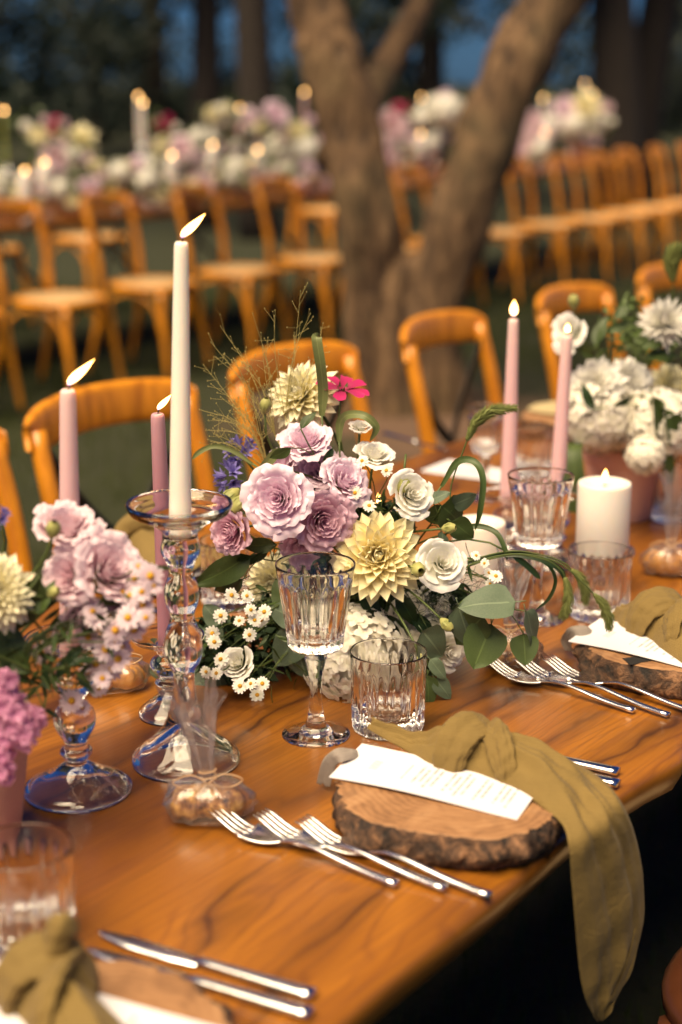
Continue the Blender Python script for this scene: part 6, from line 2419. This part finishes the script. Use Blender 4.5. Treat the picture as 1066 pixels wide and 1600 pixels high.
far_bouquet('blurred arrangement of pale lilac flowers right of the forked trunk', 815, -5.95, [('lilac', 810, 205, 18), ('pink', 835, 190, 16), ('white', 795, 220, 18), ('lilac', 850, 215, 16), ('white', 820, 228, 16), ('pink', 785, 210, 14), ('white', 860, 195, 14)], 6)
far_bouquet('blurred arrangement with a cream dahlia at the right end of the far table', 905, -6.0, [('cream', 915, 166, 24), ('lilac', 880, 170, 16), ('orchid', 872, 165, 13), ('white', 895, 195, 18), ('pink', 868, 200, 15), ('white', 925, 200, 16), ('lilac', 905, 215, 14), ('white', 940, 190, 12)], 7)
far_bouquet('blurred low cream flowers at the left end of the far table', 20, -5.65, [('white', 8, 292, 20), ('cream', 35, 300, 16), ('pink', 55, 305, 14), ('white', -8, 300, 18)], 8, 0.06)
far_bouquet('blurred low white flowers under the tall white candle', 205, -5.62, [('white', 190, 268, 18), ('lilac', 215, 262, 15), ('white', 230, 282, 18), ('pink', 205, 295, 15), ('cream', 180, 290, 14)], 9, 0.06)
far_bouquet('blurred low pale flowers before the white topped arrangement', 378, -5.62, [('white', 370, 262, 17), ('pink', 392, 270, 15), ('cream', 402, 258, 13), ('white', 360, 280, 14)], 10, 0.06)
far_bouquet('blurred low pale flowers left of the tall white candle at the table front', 110, -5.60, [('white', 95, 296, 16), ('pink', 120, 300, 14), ('lilac', 138, 292, 14), ('cream', 105, 308, 12)], 11, 0.06)
far_bouquet('blurred low white flowers before the pink stock', 290, -5.58, [('white', 275, 286, 15), ('cream', 300, 292, 13), ('pink', 318, 284, 14)], 12, 0.06)
far_bouquet('blurred low flowers touching the left side of the forked trunk', 465, -5.60, [('white', 450, 268, 15), ('lilac', 480, 266, 13), ('pink', 432, 274, 13)], 14, 0.06)
far_bouquet('blurred low white flowers right of the forked trunk at the table front', 800, -5.60, [('white', 785, 236, 13), ('pink', 815, 234, 12), ('white', 845, 232, 12), ('cream', 765, 240, 12)], 15, 0.06)
GFC = 'candles on the far table'
GFH = 'candlesticks on the far table'
fh_proto = None


def far_taper(px, py, perp, wax, desc, body=130):
    """flame centre at (px, py)"""
    perp = perp + FS
    s = s_at(px, perp)
    b = tabp(perp, s)
    z = aty(px, py, b[1])[2] - 0.012
    hz = z - body / 1000.0 * 1.9
    hz = max(hz, TT + 0.06)
    t = thing('glass_candlestick', 'blurred candlestick under the ' + desc, 'candle holder', b, 0, GFH)
    H = hz - TT
    mb = MB()
    prof = [(0.0005, 0.002), (0.045, 0.0), (0.045, 0.006), (0.016, 0.03), (0.013, H * 0.35), (0.020, H * 0.5), (0.013, H * 0.65), (0.014, H - 0.015), (0.042, H - 0.004), (0.042, H), (0.018, H - 0.006), (0.0005, H - 0.006)]
    mb.lathe(prof, 24, loc=b)
    mb.build('glass_body', M['glass'], t)
    taper('blurred ' + desc, b + [0, 0, H - 0.005], np.array([b[0], b[1], z - 0.006]), 0.0125, 0.009, M[wax], True, (0.15, 0), 0.025, 0.0125, GFC, 12)


far_taper(10, 172, -5.75, 'wax_green', 'green taper candle at the left end of the far table')
far_taper(226, 160, -5.75, 'wax_white', 'tall white taper candle left of centre on the far table')
far_taper(219, 150, -6.20, 'wax_white', 'taper candle just behind the tall white one on the far table')
far_taper(376, 168, -6.25, 'wax_lilac', 'taper candle behind the white topped arrangement')
far_taper(476, 143, -5.80, 'wax_lilac', 'pink taper candle left of the forked trunk')
far_taper(587, 103, -5.85, 'wax_lilac', 'pink taper candle seen in the fork of the trunk, highest flame')
far_taper(657, 152, -6.20, 'wax_white', 'taper candle above the flowers in the trunk fork')
far_taper(909, 130, -6.1, 'wax_white', 'front one of two taper candles at the far table right end')
far_taper(922, 146, -6.3, 'wax_white', 'rear one of two taper candles at the far table right end')
far_taper(845, 152, -5.9, 'wax_white', 'white taper candle beside the right limb of the trunk')


def far_pillar(px, py, perp, desc):
    perp = perp + FS
    b = tabp(perp, s_at(px, perp))
    z = aty(px, py, b[1])[2] - 0.012
    h = min(max(z - TT, 0.05), 0.12)
    e = z - TT - h
    if e > 0.004:
        pedestal('blurred glass stand under ' + desc, b, e, 0.045)
    pillar('blurred ' + desc, b + [0, 0, max(e, 0) + 0.004], 0.036, h, True, 0.023, 0.0125, (0.1, 0), GFC)


far_pillar(38, 267, -5.50, 'white pillar candle at the left end of the far table')
far_pillar(70, 254, -5.62, 'white pillar candle behind the magenta arrangement')
far_pillar(269, 243, -5.50, 'white pillar candle before the pink stock')
far_pillar(333, 227, -5.55, 'white pillar candle between two arrangements')
far_pillar(403, 235, -5.52, 'white pillar candle left of the big white hydrangea')
far_pillar(657, 210, -5.55, 'white pillar candle in the fork of the trunk')
far_pillar(850, 207, -5.55, 'white pillar candle right of the forked trunk')
gp = None
GG = 'glasses on the far table'
k = 0
for px, wh in ((25, 'by the left end'), (55, 'by the left pillar candle'), (180, 'near the tall white candle'), (205, 'beneath the tall white candle'), (245, 'left of the pink stock'), (345, 'below the white bloom'), (390, 'below the lilac blooms'), (500, 'next to the forked trunk'), (625, 'low in the trunk fork'), (690, 'by the right limb'), (770, 'just right of the right limb'), (830, 'by the right pillar candle'), (890, 'near the right end')):
    loc = tabp(-6.02 - 0.06 * (k % 2), s_at(px, -6.02))
    lb = 'blurred wine glass on the far table ' + wh
    if gp is None:
        gp = goblet(lb, loc, 1.0, 1.0, GG, 36)
    else:
        dup(gp, loc, 0, lb, GG)
    k += 1
